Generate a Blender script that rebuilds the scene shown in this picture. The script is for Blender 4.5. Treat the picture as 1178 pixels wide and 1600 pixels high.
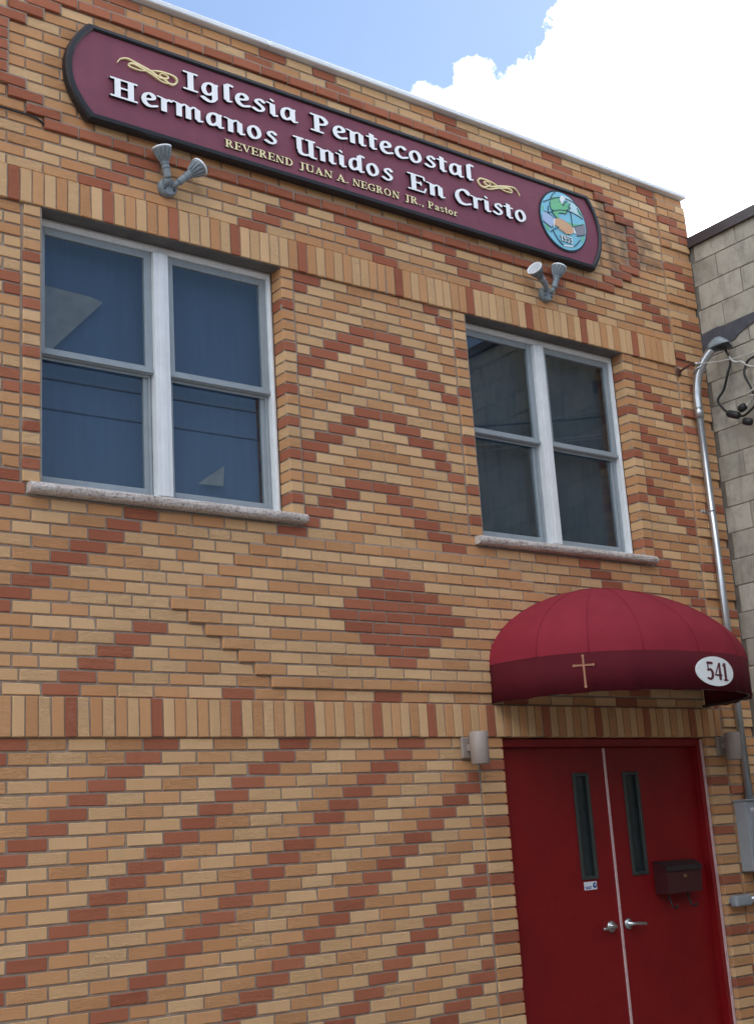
import bpy, bmesh, math, random
import numpy as np
from mathutils import Vector, Matrix
from mathutils.geometry import tessellate_polygon

random.seed(7)
RNG = np.random.default_rng(11)
scene = bpy.context.scene
for o in list(bpy.data.objects):
    bpy.data.objects.remove(o)
COL = scene.collection
ZG = 2.14                      # height of the door head (lower soldier band) above the pavement
B = 0.2032                     # one brick
CY = 0.066755                  # one course

# ------------------------------------------------------------------ camera
RIGHT = Vector((0.79781425, -0.5996193, -0.06284197))
DOWN = Vector((0.10145864, 0.23627337, -0.96637521))
FWD = Vector((0.59430511, 0.76461205, 0.24933882))
CAMPOS = Vector((-2.51148, -6.05106, -0.62796 + ZG))
cd = bpy.data.cameras.new('camera')
cam = bpy.data.objects.new('camera', cd)
COL.objects.link(cam)
m = Matrix.Identity(4)
for i in range(3):
    m[i][0] = RIGHT[i]; m[i][1] = -DOWN[i]; m[i][2] = -FWD[i]; m[i][3] = CAMPOS[i]
cam.matrix_world = m
cd.sensor_fit = 'VERTICAL'
cd.sensor_height = 24.0
cd.lens = 24.0 * 2053.43 / 1600.0
cd.clip_end = 3000
cd.clip_start = 0.05
scene.camera = cam

# ------------------------------------------------------------------ sky, sun, exposure
SUN_EL, SUN_AZ = math.radians(50), math.radians(74)
world = bpy.data.worlds.new('World')
scene.world = world
world.use_nodes = True
wn, wl = world.node_tree.nodes, world.node_tree.links
wn.clear()


def WN(t, **kw):
    n = wn.new(t)
    for k, v in kw.items():
        setattr(n, k, v)
    return n


def wmath(op, a, b=None, c=None, clamp=False):
    n = wn.new('ShaderNodeMath'); n.operation = op; n.use_clamp = clamp
    for i, v in enumerate((a, b, c)):
        if v is None:
            continue
        if isinstance(v, (int, float)):
            n.inputs[i].default_value = v
        else:
            wl.new(v, n.inputs[i])
    return n.outputs[0]


sky = WN('ShaderNodeTexSky', sky_type='NISHITA', sun_disc=False, sun_elevation=SUN_EL, sun_rotation=SUN_AZ)
sky.air_density = 1.0; sky.dust_density = 0.35; sky.ozone_density = 1.0
tc = WN('ShaderNodeTexCoord')
dirv = tc.outputs['Generated']
n1 = WN('ShaderNodeTexNoise'); n1.inputs['Scale'].default_value = 26; n1.inputs['Detail'].default_value = 7; n1.inputs['Roughness'].default_value = 0.62
n2 = WN('ShaderNodeTexNoise'); n2.inputs['Scale'].default_value = 3.1; n2.inputs['Detail'].default_value = 6; n2.inputs['Roughness'].default_value = 0.58
wl.new(dirv, n1.inputs['Vector']); wl.new(dirv, n2.inputs['Vector'])
# one big cumulus bank to the right of the roof, as heaped round heads
heads = [((0.735, 0.470, 0.489), 0.120), ((0.672, 0.560, 0.485), 0.080), ((0.655, 0.531, 0.538), 0.050),
         ((0.600, 0.628, 0.496), 0.050), ((0.571, 0.640, 0.514), 0.022), ((0.625, 0.594, 0.506), 0.040),
         ((0.652, 0.500, 0.570), 0.045), ((0.700, 0.480, 0.530), 0.100), ((0.80, 0.36, 0.48), 0.18), ((0.61, 0.67, 0.42), 0.10)]
acc = None
for (v, r) in heads:
    vv = Vector(v).normalized()
    sub = WN('ShaderNodeVectorMath', operation='DISTANCE')
    wl.new(dirv, sub.inputs[0]); sub.inputs[1].default_value = vv
    d = wmath('SUBTRACT', r, sub.outputs['Value'])
    acc = d if acc is None else wmath('MAXIMUM', acc, d)
nz = wmath('MULTIPLY', wmath('SUBTRACT', n1.outputs['Fac'], 0.5), 0.075)
bank = wmath('MULTIPLY_ADD', wmath('ADD', acc, nz), 75.0, 0.3, clamp=True)
# the same broken cloud over the rest of the sky
gen = wmath('MULTIPLY', wmath('SUBTRACT', n2.outputs['Fac'], 0.47), 7.0, clamp=True)
# keeps the clear gap round the bank that the sky in view shows
gap = WN('ShaderNodeVectorMath', operation='DISTANCE')
wl.new(dirv, gap.inputs[0]); gap.inputs[1].default_value = Vector((0.47, 0.66, 0.585)).normalized()
gapf = wmath('MULTIPLY', wmath('SUBTRACT', gap.outputs['Value'], 0.22), 5.0, clamp=True)
gap2 = WN('ShaderNodeVectorMath', operation='DISTANCE')
wl.new(dirv, gap2.inputs[0]); gap2.inputs[1].default_value = Vector((0.43, -0.81, 0.40)).normalized()
gapf = wmath('MULTIPLY', gapf, wmath('MULTIPLY', wmath('SUBTRACT', gap2.outputs['Value'], 0.34), 5.0, clamp=True))
gen = wmath('MULTIPLY', gen, gapf)
cloud = wmath('MAXIMUM', bank, gen)
veil = wmath('MULTIPLY', wmath('SUBTRACT', n2.outputs['Fac'], 0.42), 0.05, clamp=True)
cloud = wmath('MAXIMUM', cloud, veil)
mix = WN('ShaderNodeMix', data_type='RGBA')
wl.new(cloud, mix.inputs[0]); wl.new(sky.outputs[0], mix.inputs[6])
n3 = WN('ShaderNodeTexNoise'); n3.inputs['Scale'].default_value = 9; n3.inputs['Detail'].default_value = 6
wl.new(dirv, n3.inputs['Vector'])
csh = WN('ShaderNodeValToRGB'); csh.color_ramp.elements[0].position = 0.32; csh.color_ramp.elements[0].color = (0.33, 0.345, 0.37, 1); csh.color_ramp.elements[1].position = 0.60; csh.color_ramp.elements[1].color = (1, 1, 1, 1)
wl.new(n3.outputs['Fac'], csh.inputs[0])
csc = WN('ShaderNodeVectorMath', operation='SCALE'); csc.inputs['Scale'].default_value = 41.0
wl.new(csh.outputs[0], csc.inputs[0])
wl.new(csc.outputs[0], mix.inputs[7])
bg = WN('ShaderNodeBackground'); bg.inputs['Strength'].default_value = 0.06
wl.new(mix.outputs[2], bg.inputs['Color'])
wo = WN('ShaderNodeOutputWorld'); wl.new(bg.outputs[0], wo.inputs['Surface'])

sd = bpy.data.lights.new('sun', 'SUN'); sd.energy = 3.0; sd.angle = math.radians(0.5); sd.color = (1, 0.96, 0.9)
sun = bpy.data.objects.new('sun', sd); COL.objects.link(sun)
sdir = Vector((math.sin(SUN_AZ) * math.cos(SUN_EL), math.cos(SUN_AZ) * math.cos(SUN_EL), math.sin(SUN_EL)))
sun.rotation_euler = sdir.to_track_quat('Z', 'Y').to_euler()
sun.location = (30, 30, 40)
vs = scene.view_settings
vs.view_transform = 'Standard'; vs.look = 'None'; vs.gamma = 1.0; vs.use_curve_mapping = False
vs.exposure = 1.68
scene.render.engine = 'CYCLES'

# ------------------------------------------------------------------ helpers: materials
MATS = {}


class NT:
    def __init__(self, name):
        self.m = bpy.data.materials.new(name); self.m.use_nodes = True
        self.t = self.m.node_tree; self.n = self.t.nodes; self.l = self.t.links
        self.p = self.n['Principled BSDF']; self.out = self.n['Material Output']
        MATS[name] = self.m

    def node(self, t, **kw):
        n = self.n.new(t)
        for k, v in kw.items():
            setattr(n, k, v)
        return n

    def math(self, op, a, b=None, c=None, clamp=False):
        n = self.n.new('ShaderNodeMath'); n.operation = op; n.use_clamp = clamp
        for i, v in enumerate((a, b, c)):
            if v is None:
                continue
            if isinstance(v, (int, float)):
                n.inputs[i].default_value = v
            else:
                self.l.new(v, n.inputs[i])
        return n.outputs[0]

    def pos(self, scale=(1, 1, 1)):
        g = self.node('ShaderNodeNewGeometry')
        v = self.node('ShaderNodeVectorMath', operation='MULTIPLY')
        self.l.new(g.outputs['Position'], v.inputs[0]); v.inputs[1].default_value = scale
        return v.outputs[0]

    def noise(self, vec, scale, detail=3, rough=0.55, dist=0.0):
        n = self.node('ShaderNodeTexNoise')
        n.inputs['Scale'].default_value = scale; n.inputs['Detail'].default_value = detail
        n.inputs['Roughness'].default_value = rough; n.inputs['Distortion'].default_value = dist
        self.l.new(vec, n.inputs['Vector'])
        return n.outputs['Fac']

    def ramp(self, fac, stops):
        r = self.node('ShaderNodeValToRGB')
        e = r.color_ramp.elements
        while len(e) < len(stops):
            e.new(0.5)
        for i, (p, c) in enumerate(stops):
            e[i].position = p; e[i].color = (*c, 1)
        self.l.new(fac, r.inputs[0])
        return r.outputs[0]

    def mixc(self, fac, a, b, mode='MIX'):
        x = self.node('ShaderNodeMix', data_type='RGBA', blend_type=mode)
        for i, v in ((0, fac), (6, a), (7, b)):
            if isinstance(v, (int, float)):
                x.inputs[i].default_value = v
            elif isinstance(v, tuple):
                x.inputs[i].default_value = (*v, 1)
            else:
                self.l.new(v, x.inputs[i])
        return x.outputs[2]

    def bump(self, h, strength, dist=0.002):
        b = self.node('ShaderNodeBump')
        b.inputs['Distance'].default_value = dist
        if isinstance(strength, (int, float)):
            b.inputs['Strength'].default_value = strength
        else:
            self.l.new(strength, b.inputs['Strength'])
        self.l.new(h, b.inputs['Height'])
        self.l.new(b.outputs[0], self.p.inputs['Normal'])


def S(r, g, b):                      # sRGB 0..255 to linear
    return tuple((v / 255 / 12.92) if v / 255 <= 0.04045 else ((v / 255 + 0.055) / 1.055) ** 2.4 for v in (r, g, b))


def simple(name, col, rough=0.5, metal=0.0, var=0.12, nscale=14.0, bump=0.0, bscale=200.0, spec=0.5, dirt=0.0):
    k = NT(name)
    v = k.pos()
    f = k.noise(v, nscale, 4)
    lo = tuple(c * (1 - var) for c in col); hi = tuple(min(1, c * (1 + var)) for c in col)
    c = k.ramp(f, [(0.3, lo), (0.7, hi)])
    if dirt:
        d = k.noise(k.pos((3, 3, 0.7)), 9, 5, 0.7)
        c = k.mixc(k.math('MULTIPLY', k.math('SUBTRACT', d, 0.5, clamp=True), dirt * 4, clamp=True), c, tuple(x * 0.35 for x in col))
    k.l.new(c, k.p.inputs['Base Color'])
    k.p.inputs['Roughness'].default_value = rough; k.p.inputs['Metallic'].default_value = metal
    k.p.inputs['Specular IOR Level'].default_value = spec
    if bump:
        k.bump(k.noise(v, bscale, 3), bump)
    return k.m


def brick_mat(name, base, lo, hi):
    k = NT(name)
    at = k.node('ShaderNodeAttribute', attribute_name='seed')
    oi = k.node('ShaderNodeObjectInfo')
    sd_ = k.math('FRACT', k.math('ADD', at.outputs['Fac'], oi.outputs['Random']))
    s2 = k.math('FRACT', k.math('MULTIPLY', sd_, 7.31))
    v = k.pos()
    fine = k.noise(v, 330, 3, 0.7)
    mid = k.noise(v, 38, 4, 0.6)
    tone = k.ramp(sd_, [(0.0, lo), (0.5, base), (1.0, hi)])
    c = k.mixc(k.math('MULTIPLY', k.math('SUBTRACT', mid, 0.35, clamp=True), 0.7, clamp=True), tone, tuple(x * 0.84 for x in base))
    c = k.mixc(k.math('MULTIPLY', k.math('SUBTRACT', fine, 0.56, clamp=True), 2.6, clamp=True), c, tuple(x * 0.55 for x in base))
    # wire-cut folds: low, wavy, nearly level creases on about half of the bricks
    w = k.noise(k.pos((8, 8, 38)), 1.9, 3, 0.55, 1.4)
    ridge = k.math('ABSOLUTE', k.math('SUBTRACT', w, 0.5))
    rug = k.math('MULTIPLY', k.math('SUBTRACT', s2, 0.25, clamp=True), 1.3, clamp=True)
    crease = k.math('MULTIPLY', k.math('SUBTRACT', 0.022, ridge, clamp=True), 45, clamp=True)
    c = k.mixc(k.math('MULTIPLY', crease, k.math('MULTIPLY', rug, 0.44)), c, tuple(x * 0.50 for x in base))
    # lime bloom on a few faces
    bl = k.noise(v, 5.5, 5, 0.65)
    c = k.mixc(k.math('MULTIPLY', k.math('SUBTRACT', bl, 0.62, clamp=True), 1.3, clamp=True), c, S(186, 172, 156))
    # weather: broad soft patches and faint runs down the wall
    wz = k.noise(k.pos((1, 1, 0.8)), 1.3, 5, 0.6)
    c = k.mixc(k.math('MULTIPLY', k.math('SUBTRACT', wz, 0.42, clamp=True), 1.1, clamp=True), c, tuple(x * 0.78 for x in base))
    rn = k.noise(k.pos((9, 9, 0.5)), 1.6, 5, 0.7)
    c = k.mixc(k.math('MULTIPLY', k.math('SUBTRACT', rn, 0.55, clamp=True), 1.5, clamp=True), c, tuple(x * 0.68 for x in base))
    # faded spray marks beside the right end of the sign
    g = k.node('ShaderNodeNewGeometry'); sp = k.node('ShaderNodeSeparateXYZ'); k.l.new(g.outputs['Position'], sp.inputs[0])

    def seg(x0, z0, x1, z1, wdt):
        L2 = (x1 - x0) ** 2 + (z1 - z0) ** 2
        t = k.math('DIVIDE', k.math('ADD', k.math('MULTIPLY', k.math('SUBTRACT', sp.outputs[0], x0), x1 - x0),
                                    k.math('MULTIPLY', k.math('SUBTRACT', sp.outputs[2], z0), z1 - z0)), L2, clamp=True)
        dx = k.math('SUBTRACT', sp.outputs[0], k.math('MULTIPLY_ADD', t, x1 - x0, x0))
        dz = k.math('SUBTRACT', sp.outputs[2], k.math('MULTIPLY_ADD', t, z1 - z0, z0))
        d = k.math('SQRT', k.math('ADD', k.math('MULTIPLY', dx, dx), k.math('MULTIPLY', dz, dz)))
        return k.math('SUBTRACT', 1.0, k.math('DIVIDE', d, wdt), clamp=True)
    mk = seg(4.52, 6.14, 4.60, 5.62, 0.085)
    for a in ((4.56, 5.96, 4.78, 6.00, 0.09), (4.72, 5.90, 4.72, 5.72, 0.08), (4.88, 5.98, 5.02, 5.90, 0.09), (4.94, 5.86, 4.9, 5.74, 0.07), (4.86, 5.74, 5.10, 5.76, 0.07)):
        mk = k.math('MAXIMUM', mk, seg(*a))
    mk = k.math('MULTIPLY', k.math('MULTIPLY', mk, k.noise(v, 30, 5, 0.7)), 1.2, clamp=True)
    c = k.mixc(mk, c, S(84, 80, 78))
    k.l.new(c, k.p.inputs['Base Color'])
    k.p.inputs['Roughness'].default_value = 0.88
    k.p.inputs['Specular IOR Level'].default_value = 0.25
    h = k.math('ADD', k.math('MULTIPLY', fine, 0.35), k.math('MULTIPLY', k.math('MULTIPLY', k.math('MINIMUM', ridge, 0.08), 9), rug))
    k.bump(h, 0.75, 0.0038)
    return k.m


M_L = brick_mat('brick_buff', S(214, 174, 129), S(208, 167, 121), S(221, 182, 137))
M_O = brick_mat('brick_orange', S(201, 150, 105), S(194, 141, 97), S(208, 159, 114))
M_R = brick_mat('brick_red', S(168, 102, 76), S(159, 93, 69), S(177, 111, 83))
BM = {'L': 0, 'O': 1, 'R': 2}
BMATS = [M_L, M_O, M_R]
M_MORTAR = simple('mortar', S(158, 145, 132), 0.95, var=0.14, nscale=20, bump=0.6, bscale=260, spec=0.1)
M_CONC = simple('concrete', S(122, 119, 114), 0.9, var=0.12, nscale=2.2, bump=0.3, bscale=120)
M_ASPH = simple('asphalt', (0.052, 0.052, 0.055), 0.92, var=0.2, nscale=6, bump=0.6, bscale=160)
M_GROUND = simple('ground', (0.09, 0.088, 0.082), 0.95, var=0.2, nscale=0.7)
M_WHITEMETAL = simple('white_metal', S(228, 232, 236), 0.38, var=0.05, nscale=5)
M_FRAMEW = simple('white_frame_paint', S(226, 230, 232), 0.42, var=0.05, nscale=9, dirt=0.10)
M_FRAMEG = simple('grey_sash_paint', S(150, 160, 166), 0.45, var=0.06, nscale=9, dirt=0.15)
M_LINTEL = simple('lintel_grey', S(98, 96, 94), 0.8, var=0.2, nscale=10, bump=0.3, bscale=90)
M_DARK = simple('dark_interior', (0.018, 0.022, 0.028), 0.9, var=0.2)
M_SIGN = simple('sign_plum', S(124, 62, 79), 0.62, var=0.08, nscale=9, bump=0.25, bscale=70, dirt=0.10)
M_BLACK = simple('sign_black', S(26, 25, 31), 0.5, var=0.2, nscale=12, bump=0.15, bscale=60)
M_WHITE = simple('letter_white', S(246, 247, 249), 0.5, var=0.02, nscale=12)
M_CREAM = simple('letter_gilt', S(244, 228, 176), 0.45, var=0.04, nscale=30)
M_AWN = None
M_LAMP = simple('lamp_grey', S(122, 132, 138), 0.5, var=0.10, nscale=40, bump=0.2, bscale=200)
M_LENS = simple('lamp_lens', S(190, 196, 200), 0.25, var=0.08, nscale=60)
M_SCONCE = simple('sconce_taupe', S(150, 138, 130), 0.5, var=0.05, nscale=9)
M_GALV = simple('galvanised_pipe', S(188, 192, 196), 0.32, metal=0.85, var=0.10, nscale=12)
M_BOX = simple('meter_box_grey', S(150, 156, 162), 0.45, var=0.06, nscale=5, dirt=0.1)
M_RUST = simple('rusty_iron', S(74, 42, 34), 0.85, var=0.3, nscale=60, bump=0.4)
M_CABLE = simple('cable_black', S(28, 28, 30), 0.55, var=0.1)
M_CABLEW = simple('cable_pale', S(190, 188, 182), 0.5, var=0.06)
M_COPING = simple('dark_coping', S(66, 60, 62), 0.5, var=0.12, nscale=8)
M_TAR = simple('tar_patch', S(72, 74, 82), 0.7, var=0.25, nscale=12, bump=0.5, bscale=40)
M_DOORM = simple('mailbox_dark_red', S(66, 27, 31), 0.4, var=0.1, nscale=9)
M_CHROME = simple('brushed_steel', S(190, 196, 196), 0.3, metal=0.9, var=0.06, nscale=30)
M_STICK = simple('sticker_white', S(222, 228, 236), 0.4, var=0.02)
M_BLUE = simple('sticker_blue', S(40, 70, 140), 0.4, var=0.05)
M_ASTRAGAL = simple('astragal_pale', S(206, 176, 176), 0.4, var=0.12, nscale=30)
M_CROSS = simple('cross_gold', S(158, 108, 80), 0.55, var=0.08, nscale=40)
M_PLATEW = simple('plate_white', S(232, 238, 238), 0.45, var=0.02)
M_DIGIT = simple('digit_burgundy', S(84, 24, 44), 0.5, var=0.05)
M_CLOTH = simple('pale_cloth', S(128, 124, 112), 0.9, var=0.22, nscale=7)


def fabric(name, c0, c1):
    k = NT(name)
    g = k.node('ShaderNodeNewGeometry')
    v = k.pos()
    f = k.noise(v, 6, 4)
    c = k.ramp(f, [(0.3, c0), (0.7, c1)])
    st = k.noise(k.pos((7, 7, 1.2)), 4, 5, 0.7)
    c = k.mixc(k.math('MULTIPLY', k.math('SUBTRACT', st, 0.55, clamp=True), 1.2, clamp=True), c, tuple(x * 0.75 for x in c0))
    k.l.new(c, k.p.inputs['Base Color'])
    k.p.inputs['Roughness'].default_value = 0.85
    k.p.inputs['Specular IOR Level'].default_value = 0.2
    k.bump(k.noise(v, 700, 2), 0.25, 0.001)
    return k.m


M_AWN = fabric('awning_canvas_faded', S(124, 33, 46), S(133, 38, 52))  # paler red canvas, dome panels and seams
M_VAL = fabric('awning_canvas_deep', S(76, 15, 25), S(84, 18, 29))  # darker red canvas, valance only


def door_paint():
    k = NT('door_red')
    v = k.pos()
    c = k.ramp(k.noise(v, 3.5, 4), [(0.3, S(118, 13, 19)), (0.7, S(130, 17, 23))])
    st = k.noise(k.pos((22, 22, 2.0)), 2.0, 5, 0.7)
    c = k.mixc(k.math('MULTIPLY', k.math('SUBTRACT', st, 0.58, clamp=True), 1.5, clamp=True), c, S(92, 18, 24))
    sc = k.noise(k.pos((14, 14, 40)), 2.2, 6, 0.75)
    c = k.mixc(k.math('MULTIPLY', k.math('SUBTRACT', sc, 0.63, clamp=True), 5.0, clamp=True), c, S(152, 60, 60))
    k.l.new(c, k.p.inputs['Base Color'])
    k.l.new(k.math('MULTIPLY_ADD', k.noise(v, 9, 5), 0.35, 0.28), k.p.inputs['Roughness'])
    k.p.inputs['Specular IOR Level'].default_value = 0.35
    k.bump(k.noise(v, 7, 3), 0.25, 0.006)
    return k.m


M_DOOR = door_paint()


def block_paint():
    k = NT('block_paint')
    at = k.node('ShaderNodeObjectInfo')
    v = k.pos()
    a = k.ramp(at.outputs['Random'], [(0.0, S(158, 153, 140)), (1.0, S(178, 173, 160))])
    n = k.noise(v, 5, 6, 0.7)
    c = k.mixc(k.math('MULTIPLY', k.math('SUBTRACT', n, 0.46, clamp=True), 2.6, clamp=True), a, S(108, 104, 96))
    n3 = k.noise(k.pos((6, 6, 1.0)), 3.0, 5, 0.7)
    c = k.mixc(k.math('MULTIPLY', k.math('SUBTRACT', n3, 0.52, clamp=True), 2.2, clamp=True), c, S(96, 92, 86))
    k.l.new(c, k.p.inputs['Base Color'])
    k.p.inputs['Roughness'].default_value = 0.9
    k.p.inputs['Specular IOR Level'].default_value = 0.2
    k.bump(k.noise(v, 160, 4, 0.7), 0.5, 0.003)
    return k.m


M_BLOCK = block_paint()


def sill_stone():
    k = NT('sill_stone')
    v = k.pos()
    c = k.ramp(k.noise(v, 14, 4), [(0.3, S(178, 168, 160)), (0.7, S(206, 200, 194))])
    n = k.noise(v, 75, 4, 0.75)
    c = k.mixc(k.math('MULTIPLY', k.math('SUBTRACT', n, 0.50, clamp=True), 6, clamp=True), c, S(112, 84, 78))
    k.l.new(c, k.p.inputs['Base Color'])
    k.p.inputs['Roughness'].default_value = 0.75
    k.bump(n, 0.6, 0.004)
    return k.m


M_SILL = sill_stone()


def glass(name, tint, refl):
    k = NT(name)
    k.n.remove(k.p)
    tr = k.node('ShaderNodeBsdfTransparent'); tr.inputs[0].default_value = (*tint, 1)
    gl = k.node('ShaderNodeBsdfGlossy'); gl.inputs['Roughness'].default_value = 0.015
    gl.inputs[0].default_value = (1, 1, 1, 1)
    lw_ = k.node('ShaderNodeLayerWeight'); lw_.inputs[0].default_value = 0.5
    fz = k.math('MULTIPLY_ADD', k.math('POWER', lw_.outputs['Facing'], 5.0), 1.0 - refl, refl, clamp=True)
    mx = k.node('ShaderNodeMixShader')
    k.l.new(fz, mx.inputs[0]); k.l.new(tr.outputs[0], mx.inputs[1]); k.l.new(gl.outputs[0], mx.inputs[2])
    k.l.new(mx.outputs[0], k.out.inputs['Surface'])
    return k.m


M_GLASS = glass('window_glass', (0.86, 0.90, 0.92), 0.046)
M_DGLASS = simple('door_glass_dark', (0.02, 0.03, 0.034), 0.22, var=0.2)


def curtain_mat(name, c0, c1):
    k = NT(name)
    v = k.pos((1, 1, 0.12))
    f = k.noise(v, 14, 4, 0.6, 0.6)
    c = k.ramp(f, [(0.3, c0), (0.7, c1)])
    k.l.new(c, k.p.inputs['Base Color']); k.p.inputs['Roughness'].default_value = 0.95
    return k.m


M_DGLASS_ROW = simple('row_window_glass', (0.03, 0.035, 0.04), 0.1, var=0.1)
M_CURT = curtain_mat('curtain_blue', S(56, 75, 99), S(64, 84, 108))
M_CURTD = curtain_mat('curtain_slate', S(48, 68, 84), S(52, 73, 88))

# ------------------------------------------------------------------ helpers: objects


def link(name, me, parent=None, loc=None):
    o = bpy.data.objects.new(name, me)
    COL.objects.link(o)
    if parent is not None:
        o.parent = parent
    if loc is not None:
        o.location = loc
    return o


def tag(o, label=None, cat=None, group=None, kind=None):
    if label: o['label'] = label
    if cat: o['category'] = cat
    if group: o['group'] = group
    if kind: o['kind'] = kind
    return o


def empty(name, loc, label, cat, group=None):
    o = link(name, None); o.location = loc
    o.empty_display_size = 0.1
    return tag(o, label, cat, group)


def local(parent):
    """offset of a thing's Empty, so parts may be written in world coordinates"""
    v = Vector((0, 0, 0))
    while parent is not None:
        v += parent.location; parent = parent.parent
    return v


def mesh_obj(name, verts, faces, mats, parent=None, fmat=None, smooth=False):
    off = local(parent)
    me = bpy.data.meshes.new(name)
    me.from_pydata([tuple(Vector(v) - off) for v in verts], [], faces)
    for mm in (mats if isinstance(mats, (list, tuple)) else [mats]):
        me.materials.append(mm)
    if fmat is not None:
        me.polygons.foreach_set('material_index', fmat)
    if smooth:
        me.polygons.foreach_set('use_smooth', [True] * len(me.polygons))
    me.update()
    return link(name, me, parent)


def bm_obj(name, bm, mats, parent=None, smooth=False, bevel=0.0, segs=2):
    off = local(parent)
    if bevel > 0:
        bmesh.ops.bevel(bm, geom=list(bm.edges), offset=bevel, segments=segs, profile=0.6, affect='EDGES', clamp_overlap=True)
    bmesh.ops.translate(bm, verts=bm.verts, vec=-off)
    bmesh.ops.recalc_face_normals(bm, faces=bm.faces)
    me = bpy.data.meshes.new(name)
    bm.to_mesh(me); bm.free()
    for mm in (mats if isinstance(mats, (list, tuple)) else [mats]):
        me.materials.append(mm)
    if smooth:
        me.polygons.foreach_set('use_smooth', [True] * len(me.polygons))
    return link(name, me, parent)


def add_box(bm, x0, x1, y0, y1, z0, z1, mi=0):
    vs_ = [bm.verts.new((x, y, z)) for x in (x0, x1) for y in (y0, y1) for z in (z0, z1)]
    idx = [(0, 1, 3, 2), (4, 6, 7, 5), (0, 4, 5, 1), (2, 3, 7, 6), (0, 2, 6, 4), (1, 5, 7, 3)]
    for f in idx:
        bm.faces.new([vs_[i] for i in f]).material_index = mi


def box(name, x0, x1, y0, y1, z0, z1, mat, parent=None, bevel=0.0, segs=2):
    bm = bmesh.new(); add_box(bm, x0, x1, y0, y1, z0, z1)
    return bm_obj(name, bm, mat, parent, bevel=bevel, segs=segs)


def add_ring(bm, x0, x1, z0, z1, w, y0, y1, wt=None, wb=None):
    """rectangular frame in the wall plane"""
    wt = w if wt is None else wt; wb = w if wb is None else wb
    add_box(bm, x0, x0 + w, y0, y1, z0, z1)
    add_box(bm, x1 - w, x1, y0, y1, z0, z1)
    add_box(bm, x0 + w + 0.0004, x1 - w - 0.0004, y0 + 0.001, y1, z1 - wt, z1)
    add_box(bm, x0 + w + 0.0004, x1 - w - 0.0004, y0 + 0.001, y1, z0, z0 + wb)


def tube_data(pts, rad, n=12, cap=True):
    pts = [Vector(p) for p in pts]
    rads = rad if isinstance(rad, (list, tuple)) else [rad] * len(pts)
    V, F = [], []
    up = None
    for i, p in enumerate(pts):
        d = (pts[min(i + 1, len(pts) - 1)] - pts[max(i - 1, 0)]).normalized()
        if up is None:
            up = d.orthogonal().normalized()
        up = (up - d * up.dot(d)).normalized()
        s = d.cross(up)
        for j in range(n):
            a = 2 * math.pi * j / n
            V.append(p + (up * math.cos(a) + s * math.sin(a)) * rads[i])
    for i in range(len(pts) - 1):
        for j in range(n):
            a, b = i * n + j, i * n + (j + 1) % n
            F.append((a, b, b + n, a + n))
    if cap:
        F.append(tuple(range(n - 1, -1, -1))); F.append(tuple(range((len(pts) - 1) * n, len(pts) * n)))
    return V, F


def tube(name, pts, rad, mat, parent=None, n=12):
    V, F = tube_data(pts, rad, n)
    return mesh_obj(name, V, F, mat, parent, smooth=True)


def catmull(P, per=10, closed=False):
    P = [np.array(p, float) for p in P]
    out = []
    n = len(P)
    rng = range(n if closed else n - 1)
    for i in rng:
        if closed:
            a, b, c, d = P[(i - 1) % n], P[i], P[(i + 1) % n], P[(i + 2) % n]
        else:
            a, b, c, d = P[max(i - 1, 0)], P[i], P[i + 1], P[min(i + 2, n - 1)]
        for t in np.linspace(0, 1, per, endpoint=False):
            out.append(0.5 * ((2 * b) + (-a + c) * t + (2 * a - 5 * b + 4 * c - d) * t * t + (-a + 3 * b - 3 * c + d) * t ** 3))
    if not closed:
        out.append(P[-1])
    return np.array(out)


def lathe_data(profile, n=24):
    """profile [(r, z)] about the Z axis"""
    V, F = [], []
    for r, z in profile:
        for j in range(n):
            a = 2 * math.pi * j / n
            V.append(Vector((r * math.cos(a), r * math.sin(a), z)))
    for i in range(len(profile) - 1):
        for j in range(n):
            a, b = i * n + j, i * n + (j + 1) % n
            F.append((a, b, b + n, a + n))
    return V, F


def area2(lp):
    return sum(lp[i][0] * lp[(i + 1) % len(lp)][1] - lp[(i + 1) % len(lp)][0] * lp[i][1] for i in range(len(lp)))


def inside(p, lp):
    r = False
    for i in range(len(lp)):
        (xa, za), (xb, zb) = lp[i], lp[i - 1]
        if (za > p[1]) != (zb > p[1]) and p[0] < (xb - xa) * (p[1] - za) / (zb - za) + xa:
            r = not r
    return r


def tess(loops):
    """triangles of several outlines, each with the holes that lie in it"""
    depth = [sum(inside(lp[0], q) for q in loops if q is not lp) for lp in loops]
    order, tris, base = [], [], 0
    for i, lp in enumerate(loops):
        if depth[i] % 2:
            continue
        grp = [lp if area2(lp) > 0 else lp[::-1]]
        grp += [(q if area2(q) < 0 else q[::-1]) for j, q in enumerate(loops) if depth[j] % 2 and inside(q[0], lp)]
        for t in tessellate_polygon([[Vector((p[0], p[1], 0)) for p in q] for q in grp]):
            tris.append(tuple(k + base for k in t))
        order += grp; base += sum(len(q) for q in grp)
    return order, tris


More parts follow.
